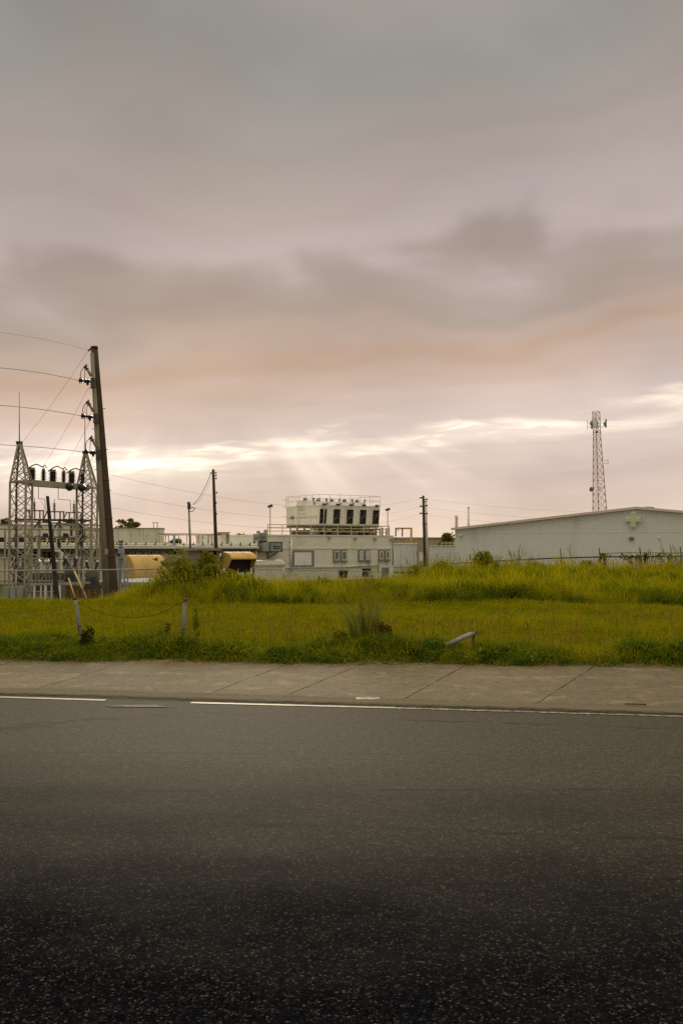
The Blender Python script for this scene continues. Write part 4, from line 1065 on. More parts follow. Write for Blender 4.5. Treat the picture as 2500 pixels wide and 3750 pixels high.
# ---------------- lattice gantry of the switchyard
def lattice(mb_leg, mb_back, mb_br, feet, zbase, zsh, apex, w, n1, n2, topw=.12):
    """four straight legs up to zsh, then tapering to the apex; zig-zag bracing on each face"""
    tops = [Vector((apex.x + (f.x - apex.x) * topw, apex.y + (f.y - apex.y) * topw, apex.z)) for f in feet]
    for i, (f, tp) in enumerate(zip(feet, tops)):
        s = Vector((f.x, f.y, zsh)); m_ = mb_back if i == 3 else mb_leg
        m_.bar(Vector((f.x, f.y, zbase)), s, w); m_.bar(s, tp, w * .85)
    for i in range(4):
        f, g = feet[i], feet[(i + 1) % 4]
        tf, tg = tops[i], tops[(i + 1) % 4]
        for k in range(n1):
            za = zbase + (zsh - zbase) * k / n1; zb_ = zbase + (zsh - zbase) * (k + 1) / n1
            A, B = (f, g) if (k + i) % 2 else (g, f)
            mb_br.bar(Vector((A.x, A.y, za)), Vector((B.x, B.y, zb_)), w * .42)
            mb_br.bar(Vector((B.x, B.y, za)), Vector((A.x, A.y, zb_)), w * .3) if i % 2 == 0 and k > n1 // 2 else None
        mb_br.bar(Vector((f.x, f.y, zsh)), Vector((g.x, g.y, zsh)), w * .7)
        for k in range(n2):
            k0, k1 = k / n2, (k + 1) / n2
            a0 = Vector((f.x, f.y, zsh)).lerp(tf, k0); b0 = Vector((g.x, g.y, zsh)).lerp(tg, k0)
            a1 = Vector((f.x, f.y, zsh)).lerp(tf, k1); b1 = Vector((g.x, g.y, zsh)).lerp(tg, k1)
            mb_br.bar(a0, b1, w * .38); mb_br.bar(b0, a1, w * .38); mb_br.bar(a1, b1, w * .38)
ZY = -1.15
def gantry():
    YL, YR = 44.0, 48.0
    c = P(190, 2240, 46); t = thing('switchyard_gantry', 'lattice steel switchyard gantry with two pointed towers and insulators on its beam', 'gantry', (c.x, c.y, ZY))
    feetL = [P(34, 2100, YL), P(92, 2100, YL - .1), P(116, 2100, YL + 1.0), P(58, 2100, YL + 1.1)]
    feetR = [P(279, 2100, YR), P(335, 2100, YR - .1), P(355, 2100, YR + 1.0), P(301, 2100, YR + 1.1)]
    for feet, sh, apx, apy, Y in ((feetL, 1766, 72, 1622, YL + .5), (feetR, 1786, 313, 1657, YR + .5)):
        ml, mk, mbr = MB(), MB(), MB()
        lattice(ml, mk, mbr, feet, ZY, P(0, sh, Y).z, P(apx, apy, Y), .085, 10, 4)
        tw = ml.build('tower_legs', M_STEEL, t)
        mbr.build('bracing', M_STEEL, tw); mk.build('rear_leg', M_STEELD, tw)
        ap = P(apx, apy, Y); part('peak_plate', M_STEELD, tw, ('box', ap + Vector((0, 0, 0)), (.24, .24, .14)))
    # lightning masts
    for x, y0, y1, Y in ((72, 1435, 1622, YL + .5), (312, 1478, 1657, YR + .5)):
        part('lightning_mast', M_WOODG, t, ('tube', [P(x, y1, Y), P(x, y0, Y)], .028, 6, .012))
    # beam
    def bm(k, dy, oy=0.0): # point along the beam
        p0, p1 = P(60, 1766, YL + .4), P(318, 1786, YR + .4); q = p0.lerp(p1, k); return q + Vector((0, oy, dy))
    beam = MB(); beam.quadbox([bm(0, -.02, -.35), bm(1, -.02, -.35), bm(1, -.02, .5), bm(0, -.02, .5)], [bm(0, .09, -.35), bm(1, .09, -.35), bm(1, .09, .5), bm(0, .09, .5)])
    beam = beam.build('beam', M_STEEL, t)
    mb = MB()
    for o in (-.4, .53): mb.quadbox([bm(.12, -.12, o), bm(1, -.12, o), bm(1, -.12, o + .045), bm(.12, -.12, o + .045)], [bm(.12, .16, o), bm(1, .16, o), bm(1, .16, o + .045), bm(.12, .16, o + .045)])
    mb.build('beam_flange', M_STEEL, beam)
    for k in (.78, .965):
        q = bm(k, -.03, -.55); part('beam_motor', M_PORC, beam, ('lathe', q + Vector((-.1, 0, -.14)), [(0, .12), (.1, .2), (.3, .2), (.36, .1)], 10, (.6, 0, .6)))
    # switches
    xs_ = (104, 121, 157, 178, 196, 231, 249, 266, 303)
    for i, x in enumerate(xs_):
        k = (x - 60) / 258; base = bm(k, .09, -.1 if i % 3 else .25); hgt = .46
        s = part('insulator_stand', M_STEELD, t, ('bar', base, base + Vector((0, 0, .14)), .12))
        mb = MB(); insulator(mb, base + Vector((0, 0, .12)), base + Vector((0, 0, .12 + hgt)), .14, 7); mb.build('insulator', M_PORC, s)
        part('terminal', M_STEEL, s, ('box', base + Vector((0, 0, .16 + hgt)), (.12, .12, .1)))
        if i % 3 == 1:
            k2 = (xs_[i + 1] - 60) / 258; e = bm(k2, .09 + .14 + hgt + .12, -.1)
            sw = part('switch_blade', M_STEEL, t, ('tube', [base + Vector((-.3, 0, .58)), base + Vector((-.05, 0, .76)), base + Vector((.15, 0, .82)), e], .035, 6))
            part('arc_horn', M_STEELD, sw, ('tube', [e + Vector((-.05, 0, 0)), e + Vector((.05, 0, .1)), e + Vector((.16, 0, -.05))], .03, 5))
    # droppers under the beam
    for (x0, y0), (x1, y1), (x2, y2) in (((142, 1775), (142, 1825), (165, 1828)), ((215, 1780), (214, 1828), (258, 1832)), ((70, 1790), (70, 1820), (115, 1826))):
        part('dropper', M_WIRE, t, ('tube', [P(x0, y0, 46), P(x1, y1, 46.5), P(x2, y2, 48), P(x2 + 2, y2 + 40, 50)], .016, 5))
gantry()
def rack():
    Y = 51.5; c = P(200, 2200, Y)
    t = thing('bus_rack', 'low steel bus rack with dark fuse boxes behind the gantry', 'rack', (c.x, c.y, ZY))
    for x in (62, 145, 220, 300, 336): part('post', M_STEEL, t, ('bar', P(x, 1900, Y), Vector((P(x, 1900, Y).x, Y, ZY)), .13))
    for y in (1903, 1966): part('beam', M_STEELD if y < 1950 else M_STEEL, t, ('bar', P(55, y - 1, Y - .1), P(340, y + 4, Y - .1), .11))
    part('back_beam', M_STEEL, t, ('bar', P(20, 1906, Y + 1), P(370, 1925, Y + 1), .09))
    for x0, x1, y in ((96, 163, 1870), (169, 237, 1874), (241, 300, 1877)):
        fr = part('stand', M_STEEL, t, ('bar', P(x0, y, Y - .2), P(x1, y, Y - .2), .07), *[('bar', P(x, y, Y - .2), P(x, 1902, Y - .2), .07) for x in (x0 + 14, x0 + 32, x1 - 16, x1 - 3)])
        part('bracket', M_STEELD, fr, ('bar', P(x0 + 4, y, Y - .15), P(x0 - 8, 1902, Y - .15), .05))
        mb = MB(); xc = x0 + 31; insulator(mb, P(xc, y, Y - .2), P(xc, y - 32, Y - .2), .085, 6); mb.build('insulator', M_WOODG, fr)
        part('rod', M_WIRE, fr, ('tube', [P(xc, y - 32, Y - .2), P(xc, y - 46, Y - .2)], .02, 5))
        for yy in (1906, 1959):
            bx = part('fuse_box', M_PORC, t, ('quadbox', [P(x1 - 7, yy + 6, Y - .5), P(x1 + 17, yy + 8, Y - .5), P(x1 + 17, yy + 8, Y - .2), P(x1 - 7, yy + 6, Y - .2)], [P(x1 - 4, yy - 7, Y - .5), P(x1 + 14, yy - 5, Y - .5), P(x1 + 14, yy - 5, Y - .2), P(x1 - 4, yy - 7, Y - .2)]))
        for s in (-1, 1): part('v_brace', M_STEELD, t, ('bar', P(xc + 14, 1912, Y - .25), P(xc + 14 + s * 17, 1938, Y - .25), .06))
        mb = MB(); insulator(mb, P(xc + 14, 1938, Y - .3), P(xc + 14, 1960, Y - .3), .11, 4); mb.build('hanging_insulator', M_PORCW, t)
        mb = MB(); insulator(mb, P(xc + 16, 1972, Y - .2), P(xc + 16, 2004, Y - .2), .12, 5); mb.build('lower_insulator', M_PORC if x0 > 100 else M_BLUEST, t)
    for x, y in ((262, 1945), (283, 1950), (296, 1940)):
        mb = MB(); insulator(mb, P(x, y - 20, Y - .6), P(x, y + 18, Y - .6), .10, 5); mb.build('arrester', M_PORC, t)
    part('control_arm', M_PORC, t, ('tube', [P(283, 1985, Y - .6), P(293, 1972, Y - .6), P(310, 1965, Y - .6)], .09, 6), ('box', P(290, 1980, Y - .6), (.22, .2, .3), .3))
rack()
def yard_clutter():
    Y = 47.0
    spots = ((66, 2015, 'tan insulator stand inside the left lattice tower'), (118, 2010, 'tan insulator stand just right of the left lattice tower'), (255, 2012, 'tan insulator stand left of the right lattice tower'), (318, 2016, 'tan insulator stand inside the right lattice tower'), (372, 2024, 'tan insulator stand against the hall left of the tall pole'))
    for i, (x, y, lab) in enumerate(spots):
        Yi = Y + .7 * i; b = P(x, y, Yi); t = thing('insulator_stand', lab, 'insulator', (b.x, Yi, ZY), 'insulator stands in the switchyard')
        part('leg', M_STEEL, t, ('bar', Vector((b.x - .28, Yi, ZY)), P(x - 13, y + 62, Yi), .07)); part('leg', M_STEEL, t, ('bar', Vector((b.x + .28, Yi, ZY)), P(x + 13, y + 62, Yi), .07))
        part('crossbeam', M_STEEL, t, ('bar', P(x - 24, y + 62, Yi), P(x + 24, y + 62, Yi), .09)); part('diagonal', M_STEEL, t, ('bar', P(x - 13, y + 62, Yi), Vector((b.x + .28, Yi, ZY)), .045))
        for k in (-19, 0, 19):
            mb = MB(); insulator(mb, P(x + k, y + 60, Yi), P(x + k, y + 26, Yi), .085, 5); a = mb.build('insulator', M_PORC if (i + k) % 2 else M_GREYBOX, t)
            part('cap', M_STEEL, a, ('box', P(x + k, y + 24, Yi), (.11, .11, .08)))
        part('bus_bar', M_STEEL, t, ('tube', [P(x - 24, y + 22, Yi), P(x + 24, y + 22, Yi)], .03, 6))
        part('jumper', M_WIRE, t, ('tube', [P(x, y + 22, Yi), P(x + 6, y - 10, Yi), P(x + 2, y - 46, Yi + 1)], .014, 5))
    t = thing('tubular_bus', 'long tubular bus bars crossing the switchyard at mid height', 'bus bar', (P(190, 2060, 49).x, 49, ZY))
    for y, o in ((1938, 0), (2046, .4), (2128, -.6)): part('tube', M_STEEL, t, ('tube', [P(-60, y - 2, 48.5 + o), P(372, y + 3, 49.5 + o)], .04, 6))
    for x in (20, 108, 196, 284, 366): part('support', M_STEEL, t, ('bar', Vector((P(x, 2000, 49.2).x, 49.2, ZY)), P(x, 1936, 49.2), .075))
    for x in (20, 108, 196, 284): part('cross_brace', M_STEEL, t, ('bar', P(x, 2200, 49.2), P(x + 88, 2050, 49.2), .05))
    t = thing('meter_cabinet', 'pale grey meter cabinets at the far lower left of the switchyard', 'cabinet', P(40, 2230, 43))
    for k in range(3): 
        a = part('cabinet', M_BLUEST if k % 2 else M_GREYBOX, t, ('box', P(26 + 26 * k, 2190, 43.2), (.28, .3, 1.0)))
        part('door_handle', M_STEELD, a, ('box', P(31 + 26 * k, 2190, 43.03), (.03, .03, .12)))
yard_clutter()
for x, y, Y, lab in ((75, 2075, 46.2, 'dark oil circuit breaker behind the left lattice tower'), (262, 2072, 47.5, 'dark oil circuit breaker right of the transformer'), (338, 2085, 47.0, 'dark oil circuit breaker behind the right lattice tower')):
    b = P(x, y, Y); t = thing('circuit_breaker', lab, 'circuit breaker', (b.x, Y, ZY), 'oil circuit breakers in the switchyard')
    part('tank', M_STEELD, t, ('lathe', P(x, y + 66, Y), [(0, .18), (.08, .33), (.75, .33), (.85, .2)], 12))
    for k in (-1, 1):
        part('leg', M_STEEL, t, ('bar', Vector((b.x + .26 * k, Y, ZY)), P(x + 20 * k, y + 60, Y), .06))
        mb = MB(); insulator(mb, P(x + 9 * k, y + 12, Y), P(x + 20 * k, y - 26, Y), .085, 5); q = mb.build('bushing', M_PORC, t)
        part('cap', M_PORCW, q, ('lathe', P(x + 20 * k, y - 26, Y), [(0, .05), (.05, .07), (.1, .03)], 8))
    part('control_box', M_NAVY, t, ('box', P(x + 3, y + 45, Y - .36), (.3, .16, .4)))
def transformer():
    Y = 50.0; c = P(170, 2200, Y)
    t = thing('transformer', 'grey transformer with four white capped bushings at the foot of the switchyard', 'transformer', (c.x, c.y, ZY))
    part('tank', M_GREYBOX, t, ('quadbox', [P(108, 2140, Y), P(255, 2140, Y), P(255, 2140, Y + 1.4), P(108, 2140, Y + 1.4)], [P(108, 2098, Y), P(255, 2098, Y), P(255, 2098, Y + 1.4), P(108, 2098, Y + 1.4)]))
    part('lid', M_TRIM, t, ('quadbox', [P(104, 2098, Y - .08), P(259, 2098, Y - .08), P(259, 2098, Y + 1.5), P(104, 2098, Y + 1.5)], [P(104, 2094, Y - .08), P(259, 2094, Y - .08), P(259, 2094, Y + 1.5), P(104, 2094, Y + 1.5)]))
    for k in range(11): part('radiator_fin', M_STEELD if k % 3 == 0 else M_GREYBOX, t, ('quadbox', [P(115 + 13 * k, 2136, Y - .3), P(120 + 13 * k, 2136, Y - .3), P(120 + 13 * k, 2136, Y), P(115 + 13 * k, 2136, Y)], [P(115 + 13 * k, 2103, Y - .3), P(120 + 13 * k, 2103, Y - .3), P(120 + 13 * k, 2103, Y), P(115 + 13 * k, 2103, Y)]))
    for x, tilt in ((140, -.06), (172, .03), (206, -.02), (235, .05)):
        b = P(x + 2, 2095, Y + .3); q = P(x, 2062, Y + .3)
        bu = MB(); insulator(bu, b, q, .125, 5); bu = bu.build('bushing', M_BLUEST, t)
        part('cap', M_PORCW, bu, ('lathe', q, [(0, .09), (.04, .15), (.12, .15), (.18, .09), (.2, .03)], 10))
        part('collar', M_RUST, bu, ('lathe', q + Vector((0, 0, -.07)), [(0, .12), (.06, .12)], 10))
    part('curved_pipe', M_TRIM, t, ('tube', [P(190, 2016, Y + 1.2), P(218, 2017, Y + 1.2), P(228, 2024, Y + 1.2), P(229, 2070, Y + 1.2), P(229, 2098, Y + 1.2)], .08, 8))
    part('plinth', M_CONC, t, ('quadbox', [Vector((P(100, 0, Y).x, Y - .3, ZY)), Vector((P(262, 0, Y).x, Y - .3, ZY)), Vector((P(262, 0, Y).x, Y + 1.6, ZY)), Vector((P(100, 0, Y).x, Y + 1.6, ZY))], [P(100, 2141, Y - .3), P(262, 2141, Y - .3), P(262, 2141, Y + 1.6), P(100, 2141, Y + 1.6)]))
transformer()
def switchgear():
    Y = 42.5; c = P(160, 2230, Y)
    t = thing('switchgear_cabinet', 'dark blue switchgear cabinet behind pale posts at the lower left', 'cabinet', (c.x, c.y, ZY))
    def pz(x, y, yy=Y): return P(x, y, yy)
    part('body', M_NAVY, t, ('quadbox', [pz(118, 2232, Y + .3), pz(218, 2232, Y + .3), pz(218, 2232, Y + 1.2), pz(118, 2232, Y + 1.2)], [pz(118, 2142, Y + .3), pz(218, 2142, Y + .3), pz(218, 2142, Y + 1.2), pz(118, 2142, Y + 1.2)]))
    part('top_rail', M_STEEL, t, ('bar', pz(112, 2141), pz(330, 2134), .10), ('bar', pz(112, 2166), pz(222, 2166), .05), ('bar', pz(112, 2188), pz(222, 2188), .05))
    for x in (127, 151, 168, 190, 220): part('post', M_TRIM, t, ('bar', pz(x, 2141), pz(x, 2235), .06 if x in (151, 190) else .095))
    for x in (137, 159, 179, 205): part('door', M_GREYF, t, ('quadbox', [pz(x - 8, 2228, Y + .26), pz(x + 8, 2228, Y + .26), pz(x + 8, 2228, Y + .3), pz(x - 8, 2228, Y + .3)], [pz(x - 8, 2170, Y + .26), pz(x + 8, 2170, Y + .26), pz(x + 8, 2170, Y + .3), pz(x - 8, 2170, Y + .3)]))
switchgear()
Y = 44.5; c = P(280, 2190, Y)
t = thing('rusty_bin', 'low rust coloured metal bin right of the switchgear cabinet', 'container', (c.x, c.y, ZY))
part('body', mat('rust_ochre', (.26, .14, .04), (.18, .09, .025), 3), t, ('quadbox', [P(240, 2200, Y), P(372, 2200, Y), P(372, 2200, Y + 1), P(240, 2200, Y + 1)], [P(240, 2150, Y), P(372, 2150, Y), P(372, 2150, Y + 1), P(240, 2150, Y + 1)]))
part('rim', M_STEELD, t, ('quadbox', [P(236, 2150, Y - .05), P(376, 2150, Y - .05), P(376, 2150, Y + 1.05), P(236, 2150, Y + 1.05)], [P(236, 2145, Y - .05), P(376, 2145, Y - .05), P(376, 2145, Y + 1.05), P(236, 2145, Y + 1.05)]))
for k in range(6): part('rib', M_RUST, t, ('bar', P(250 + 22 * k, 2151, Y - .02), P(250 + 22 * k, 2198, Y - .02), .06))
def switch_post():
    Y = 43.5; c = P(452, 2190, Y)
    t = thing('switch_post', 'pale grey steel switch post with lattice sides right of the tall pole', 'post', (c.x, c.y, ZY + .3))
    zb = ZY + .2
    part('column', M_BLUEST, t, ('bar', Vector((P(447, 0, Y).x, Y, zb)), P(446, 2010, Y), .22))
    part('head', M_BLUEST, t, ('quadbox', [P(436, 2046, Y - .2), P(458, 2046, Y - .2), P(458, 2046, Y + .2), P(436, 2046, Y + .2)], [P(432, 2018, Y - .2), P(456, 2018, Y - .2), P(456, 2018, Y + .2), P(432, 2018, Y + .2)]))
    mb = MB(); insulator(mb, P(443, 2018, Y), P(443, 1976, Y), .15, 4); mb.build('insulator', M_BLUEST, t)
    part('crossbar', M_STEELD, t, ('bar', P(435, 1982, Y - .1), P(452, 1982, Y - .1), .06))
    for x0, x1 in ((420, 433), (455, 468)):
        ml = part('side_lattice', M_BLUEST, t, *[('bar', P(x, 2045, Y - .25), P(x, 2165, Y - .25), .06) for x in (x0, x1)])
        for k in range(6):
            y0, y1 = 2046 + 19 * k, 2046 + 19 * (k + 1); s = k % 2
            part('lattice_bar', M_BLUEST, ml, ('bar', P(x1 if s else x0, y0, Y - .25), P(x0 if s else x1, y1, Y - .25), .05))
    part('lamp', M_PORC, t, ('lathe', P(437, 2031, Y - .35), [(0, .08), (.1, .08), (.13, .04)], 8, (0, -1, 0)))
switch_post()
gG = 'thin wires dropping from the tall pole to the gantry'
for i, (x0, y0, x1, y1, Y0, Y1, lab) in enumerate(((322, 1286, 86, 1616, YP - .1, 44.5, 'earth wire from the tall pole top to the left gantry peak'), (325, 1420, 160, 1705, YP - .1, 46, 'thin dropper from the upper bracket to the gantry switches'),
     (331, 1540, 232, 1710, YP - .1, 47, 'thin dropper from the middle bracket to the gantry switches'), (342, 1670, 303, 1720, YP - .1, 48, 'short dropper from the lowest bracket to the right tower'))):
    wire(sag(P(x0, y0, Y0), P(x1, y1, Y1), .12), .0055, lab, gG)
t = thing('guy_guard', 'yellow guy wire guard leaning by the foot of the tall pole', 'guy wire', P(318, 2190, 37))
part('guard', M_YELLOW, t, ('tube', [P(318, 2190, 37), P(270, 2085, 38)], .035, 6))
part('wire', M_WIRE, t, ('tube', [P(270, 2085, 38), P(150, 1830, 40)], .008, 5))
t = thing('guy_guard', 'second yellow guy guard nearer the rusty bin', 'guy wire', P(276, 2190, 37.3))
part('guard', M_YELLOW, t, ('tube', [P(276, 2190, 37.3), P(252, 2118, 38)], .03, 6))
part('anchor', M_STEELD, t, ('tube', [P(276, 2190, 37.3), P(277, 2196, 37.3)], .03, 6))

# ---------------- communications tower
def comm_tower():
    Y = 200.0; b = P(2200, 1990, Y); t = thing('radio_tower', 'tall rusty lattice radio tower with antennas behind the warehouse', 'tower', (b.x, b.y, -2))
    zt = P(0, 1508, Y).z; bw = 3.6; tw = 1.45
    def leg(i, k):
        # plan triangle, one leg towards the camera right of centre
        ang = (R(200), R(320), R(80))[i]; r = (bw + (tw - bw) * min(1.0, k / .84)) / 2 * 1.18
        cx = P(2199 - 14 * k, 1990, Y).x
        return Vector((cx + r * math.cos(ang), Y + r * math.sin(ang), -2 + (zt + 2) * k))
    n = 22
    for i in range(3):
        part('leg', M_RUSTY, t, ('tube', [leg(i, k / n) for k in range(n + 1)], .10, 6, .075))
        mb = MB()
        for k in range(n):
            a0, b0 = leg(i, k / n), leg((i + 1) % 3, k / n); a1, b1 = leg(i, (k + 1) / n), leg((i + 1) % 3, (k + 1) / n)
            mb.bar(a0, b1, .055); mb.bar(b0, a1, .055); mb.bar(a1, b1, .045)
        mb.build('bracing', M_RUSTY, t)
    def panel(x0, x1, y0, y1, dy, m=M_GREYBOX):
        a, b_ = P(x0, y1, Y + dy), P(x1, y0, Y + dy)
        return part('panel_antenna', m, t, ('box', (a + b_) / 2, (b_.x - a.x, .35, b_.z - a.z)))
    p = panel(2174, 2184, 1533, 1566, -1.6, M_WHITE)
    p2 = panel(2183, 2188, 1545, 1567, -1.5, M_GREYF)
    p3 = panel(2162, 2170, 1540, 1570, -.5); p4 = panel(2158, 2163, 1546, 1557, -.5)
    p5 = panel(2214, 2219, 1535, 1566, -.3); p6 = panel(2209, 2214, 1546, 1560, -.3, M_GREYF)
    for x0, x1, y in ((2150, 2215, 1549), (2150, 2215, 1563)):
        part('antenna_arm', M_RUSTY, t, ('bar', P(x0, y, Y - .6), P(x1, y, Y - .6), .07))
    part('whip', M_RUSTY, t, ('tube', [P(2148.5, 1539, Y - .6), P(2148.5, 1573, Y - .6)], .05, 5))
    part('dipole', M_RUSTY, t, ('tube', [P(2213, 1687, Y), P(2225, 1687, Y), P(2225, 1696, Y)], .05, 5), ('tube', [P(2225, 1682, Y), P(2225, 1699, Y)], .05, 5), ('tube', [P(2210, 1698, Y), P(2224, 1698, Y)], .05, 5))
    part('radio_unit', M_RUST, t, ('box', P(2184, 1582, Y - .8), (.5, .4, .35)))
    part('dish', M_CONC, t, ('lathe', P(2169, 1792, Y - .6), [(0, .12), (.12, .45), (.5, .5), (.55, .4)], 12, (-1, -.5, 0)))
    part('dish', M_WHITE, t, ('lathe', P(2193, 1790, Y - 1.4), [(0, .15), (.15, .42), (.2, .42)], 12, (.2, -1, .1)))
    part('top_rod', M_RUSTY, t, ('tube', [P(2185, 1510, Y), P(2185, 1502, Y)], .05, 5))
comm_tower()

# ================================================================== fences
def mesh_mat():
    m = bpy.data.materials.new('chain_link'); m.use_nodes = True
    t = NT(m.node_tree); b = t.n['Principled BSDF']
    b.inputs['Base Color'].default_value = (.2, .2, .18, 1); b.inputs['Roughness'].default_value = .6
    uv = t.node('ShaderNodeTexCoord').outputs['Object']
    x, y, z = t.sep(uv)
    k = 2 * math.pi / .075
    s1 = t.math('ABSOLUTE', t.math('SINE', t.math('MULTIPLY', t.math('ADD', x, z), k / 2)))
    s2 = t.math('ABSOLUTE', t.math('SINE', t.math('MULTIPLY', t.math('SUBTRACT', x, z), k / 2)))
    al = t.math('LESS_THAN', t.math('MINIMUM', s1, s2), .085)
    t.put(b.inputs['Alpha'], al)
    return m
M_MESH = mesh_mat()
def fence(label, pts, posts_px, h_top, h, toppole=.025, m=M_STEEL, barb=False):
    """pts: (px, py, Y) of the top rail"""
    top = [P(*p) for p in pts]; c = top[len(top) // 2]
    t = thing('chain_fence', label, 'fence', (c.x, c.y, c.z - h))
    part('top_rail', m, t, ('tube', top, toppole, 6))
    mb = MB()
    for a, b in zip(top[:-1], top[1:]): mb.face([a, b, b - Vector((0, 0, h)), a - Vector((0, 0, h))])
    mb.build('mesh', M_MESH, t)
    for px in posts_px:
        for (p, a), (q, b) in zip(zip(pts[:-1], top[:-1]), zip(pts[1:], top[1:])):
            if p[0] <= px <= q[0]:
                k = (px - p[0]) / (q[0] - p[0]); c = a.lerp(b, k)
                part('post', m, t, ('tube', [c - Vector((0, 0, h)), c + Vector((0, 0, .05))], toppole * 1.25, 7))
                if barb: part('barb_arm', m, t, ('bar', c, c + Vector((-.08, -.1, .42)), .035))
                break
    return t
fence('chain link fence in front of the plant building beyond the grass', [(930, 2086, 60), (1190, 2088, 60), (1400, 2094, 60)], (982, 1034, 1053, 1128, 1189, 1240, 1294, 1350), 0, 2.2, .022)
fence('chain link fence with barbed arms below the warehouse among tall weeds', [(1655, 2062, 50), (2000, 2045, 45), (2200, 2039, 44), (2900, 2034, 42)], (1730, 1880, 2055, 2196, 2350, 2500, 2660, 2800), 0, 1.7, .032, M_STEELD, True)
fence('pipe topped fence across the front of the switchyard', [(-300, 2094, 35.5), (20, 2090, 35.6), (390, 2087, 35.8), (600, 2083, 36)], (-120, 60, 305, 550), 0, 1.15, .026)

# ================================================================== roadside posts
def ground_at(px, py):
    """ground point seen at a pixel"""
    r = ray(px, py); lo = 8.0
    for k in np.arange(8, 60, .02):
        p = (r[0] * k, r[1] * k, CAMH + r[2] * k)
        if p[2] <= float(gh(p[0], p[1])): return Vector(p)
    return Vector(p)
Yp = 15.0
def pipe_post(b, tp, r, label):
    t = thing('pipe_post', label, 'post', b, 'old pipe posts along the verge')
    MB().tube([b - Vector((0, 0, .1)), b.lerp(tp, .5), tp], r, 10).build('pipe', M_PIPE, t)
    part('cap', M_RUST, t, ('lathe', tp, [(-.02, r * 1.05), (.012, r * 1.05), (.02, r * .5)], 10, tp - b))
    part('band', M_RUST, t, ('tube', [b.lerp(tp, .28), b.lerp(tp, .31)], r * 1.12, 10))
    return t
b1 = P(297, 2335, Yp + .6); t1 = P(276, 2192, Yp + .6)
b2 = P(671, 2350, Yp); t2 = P(678, 2196, Yp)
pipe_post(b1, t1, .030, 'left pipe post leaning left above the verge, holding the slack cable')
p2 = pipe_post(b2, t2, .030, 'upright pale pipe post in the verge at the right end of the slack cable')
part('hook', M_RUST, p2, ('tube', [P(670, 2203, Yp - .05), P(684, 2196, Yp - .05), P(690, 2203, Yp - .05)], .012, 5))
pts = [P(x, y, Yp + .6 * (678 - x) / 400) for x, y in ((678, 2203), (650, 2214), (610, 2238), (560, 2254), (500, 2262), (440, 2260), (390, 2250), (340, 2232), (277, 2203))]
wire(pts, .005, 'slack rusty cable sagging between the two pipe posts', 'barrier cable', 'barrier_cable', 'cable', M_RUST)
bt, ba = P(1739, 2315, 14.3), P(1622, 2368, 13.9)
t = thing('fallen_pipe', 'grey pipe fallen at a slant onto a short stub post in the verge', 'pipe', ba)
MB().tube([ba, bt], .034, 12).build('pipe', M_PIPE, t)
part('pipe_end', M_RUST, t, ('tube', [bt.lerp(ba, .03), bt + (bt - ba) * .012], .037, 12))
part('chain', M_RUST, t, ('tube', [P(1735, 2307, 14.25), P(1716, 2316, 14.25), P(1690, 2330, 14.25), P(1660, 2350, 14.2)], .008, 5))
t = thing('stub_post', 'short dark stub post propping the fallen pipe', 'post', P(1733, 2380, 14.35))
part('post', M_RUST, t, ('tube', [P(1733, 2395, 14.35), P(1731, 2322, 14.35)], .026, 8))
part('clamp', M_RUST, t, ('tube', [P(1731, 2330, 14.35), P(1731, 2318, 14.35)], .032, 8))
q = G(2330, 2588); MB().tube([q + Vector((-.11, .03, .024)), q + Vector((0, 0, .026)), q + Vector((.09, -.02, .024))], .007, 6).build('rusty_rod', M_RUST, None, label='short rusty rod lying on the concrete shoulder at the right', category='rod')

# ================================================================== vegetation
def leaf_mat(name, c1, c2, c3=None, patch=0.6, trans=0.45, spec=0.006):
    m = bpy.data.materials.new(name); m.use_nodes = True
    t = NT(m.node_tree); t.n.clear()
    pos = t.node('ShaderNodeNewGeometry').outputs['Position']
    rnd = t.node('ShaderNodeObjectInfo').outputs['Random']
    n = t.noise(pos, patch, 4, 0.6); n2 = t.noise(pos, 9.0, 2, 0.5)
    f = t.math('ADD', t.math('MULTIPLY', n, 0.6), t.math('ADD', t.math('MULTIPLY', rnd, 0.25), t.math('MULTIPLY', n2, 0.15)))
    col = t.mix(t.maprange(f, 0.3, 0.7), (*c1, 1), (*c2, 1))
    if c3: col = t.mix(t.maprange(rnd, 0.78, 1.0, 0.0, 0.9), col, (*c3, 1))
    d = t.node('ShaderNodeBsdfDiffuse'); t.put(d.inputs[0], col)
    tr = t.node('ShaderNodeBsdfTranslucent'); t.put(tr.inputs[0], t.mix(1.0, col, (1.25, 1.1, 0.6, 1), 'MULTIPLY'))
    g = t.node('ShaderNodeBsdfGlossy'); g.inputs['Roughness'].default_value = 0.55; g.inputs['Color'].default_value = (1, 1, .8, 1)
    a = t.node('ShaderNodeMixShader'); a.inputs[0].default_value = trans
    t.l.new(d.outputs[0], a.inputs[1]); t.l.new(tr.outputs[0], a.inputs[2])
    b = t.node('ShaderNodeMixShader'); b.inputs[0].default_value = spec
    t.l.new(a.outputs[0], b.inputs[1]); t.l.new(g.outputs[0], b.inputs[2])
    o = t.node('ShaderNodeOutputMaterial'); t.l.new(b.outputs[0], o.inputs[0])
    return m
M_LAWN = leaf_mat('lawn_blades', (0.33, 0.31, 0.002), (0.20, 0.22, 0.002), (0.37, 0.30, 0.006), 0.55)
M_TALL = leaf_mat('tall_grass_blades', (0.415, 0.39, 0.004), (0.225, 0.25, 0.004), (0.47, 0.39, 0.02), 0.6)
M_TALLG = leaf_mat('green_grass_blades', (0.07, 0.12, 0.010), (0.15, 0.19, 0.010), None, 0.5)
M_VERGE = leaf_mat('verge_weeds', (0.072, 0.135, 0.010), (0.20, 0.22, 0.008), (0.34, 0.29, 0.012), 0.9)
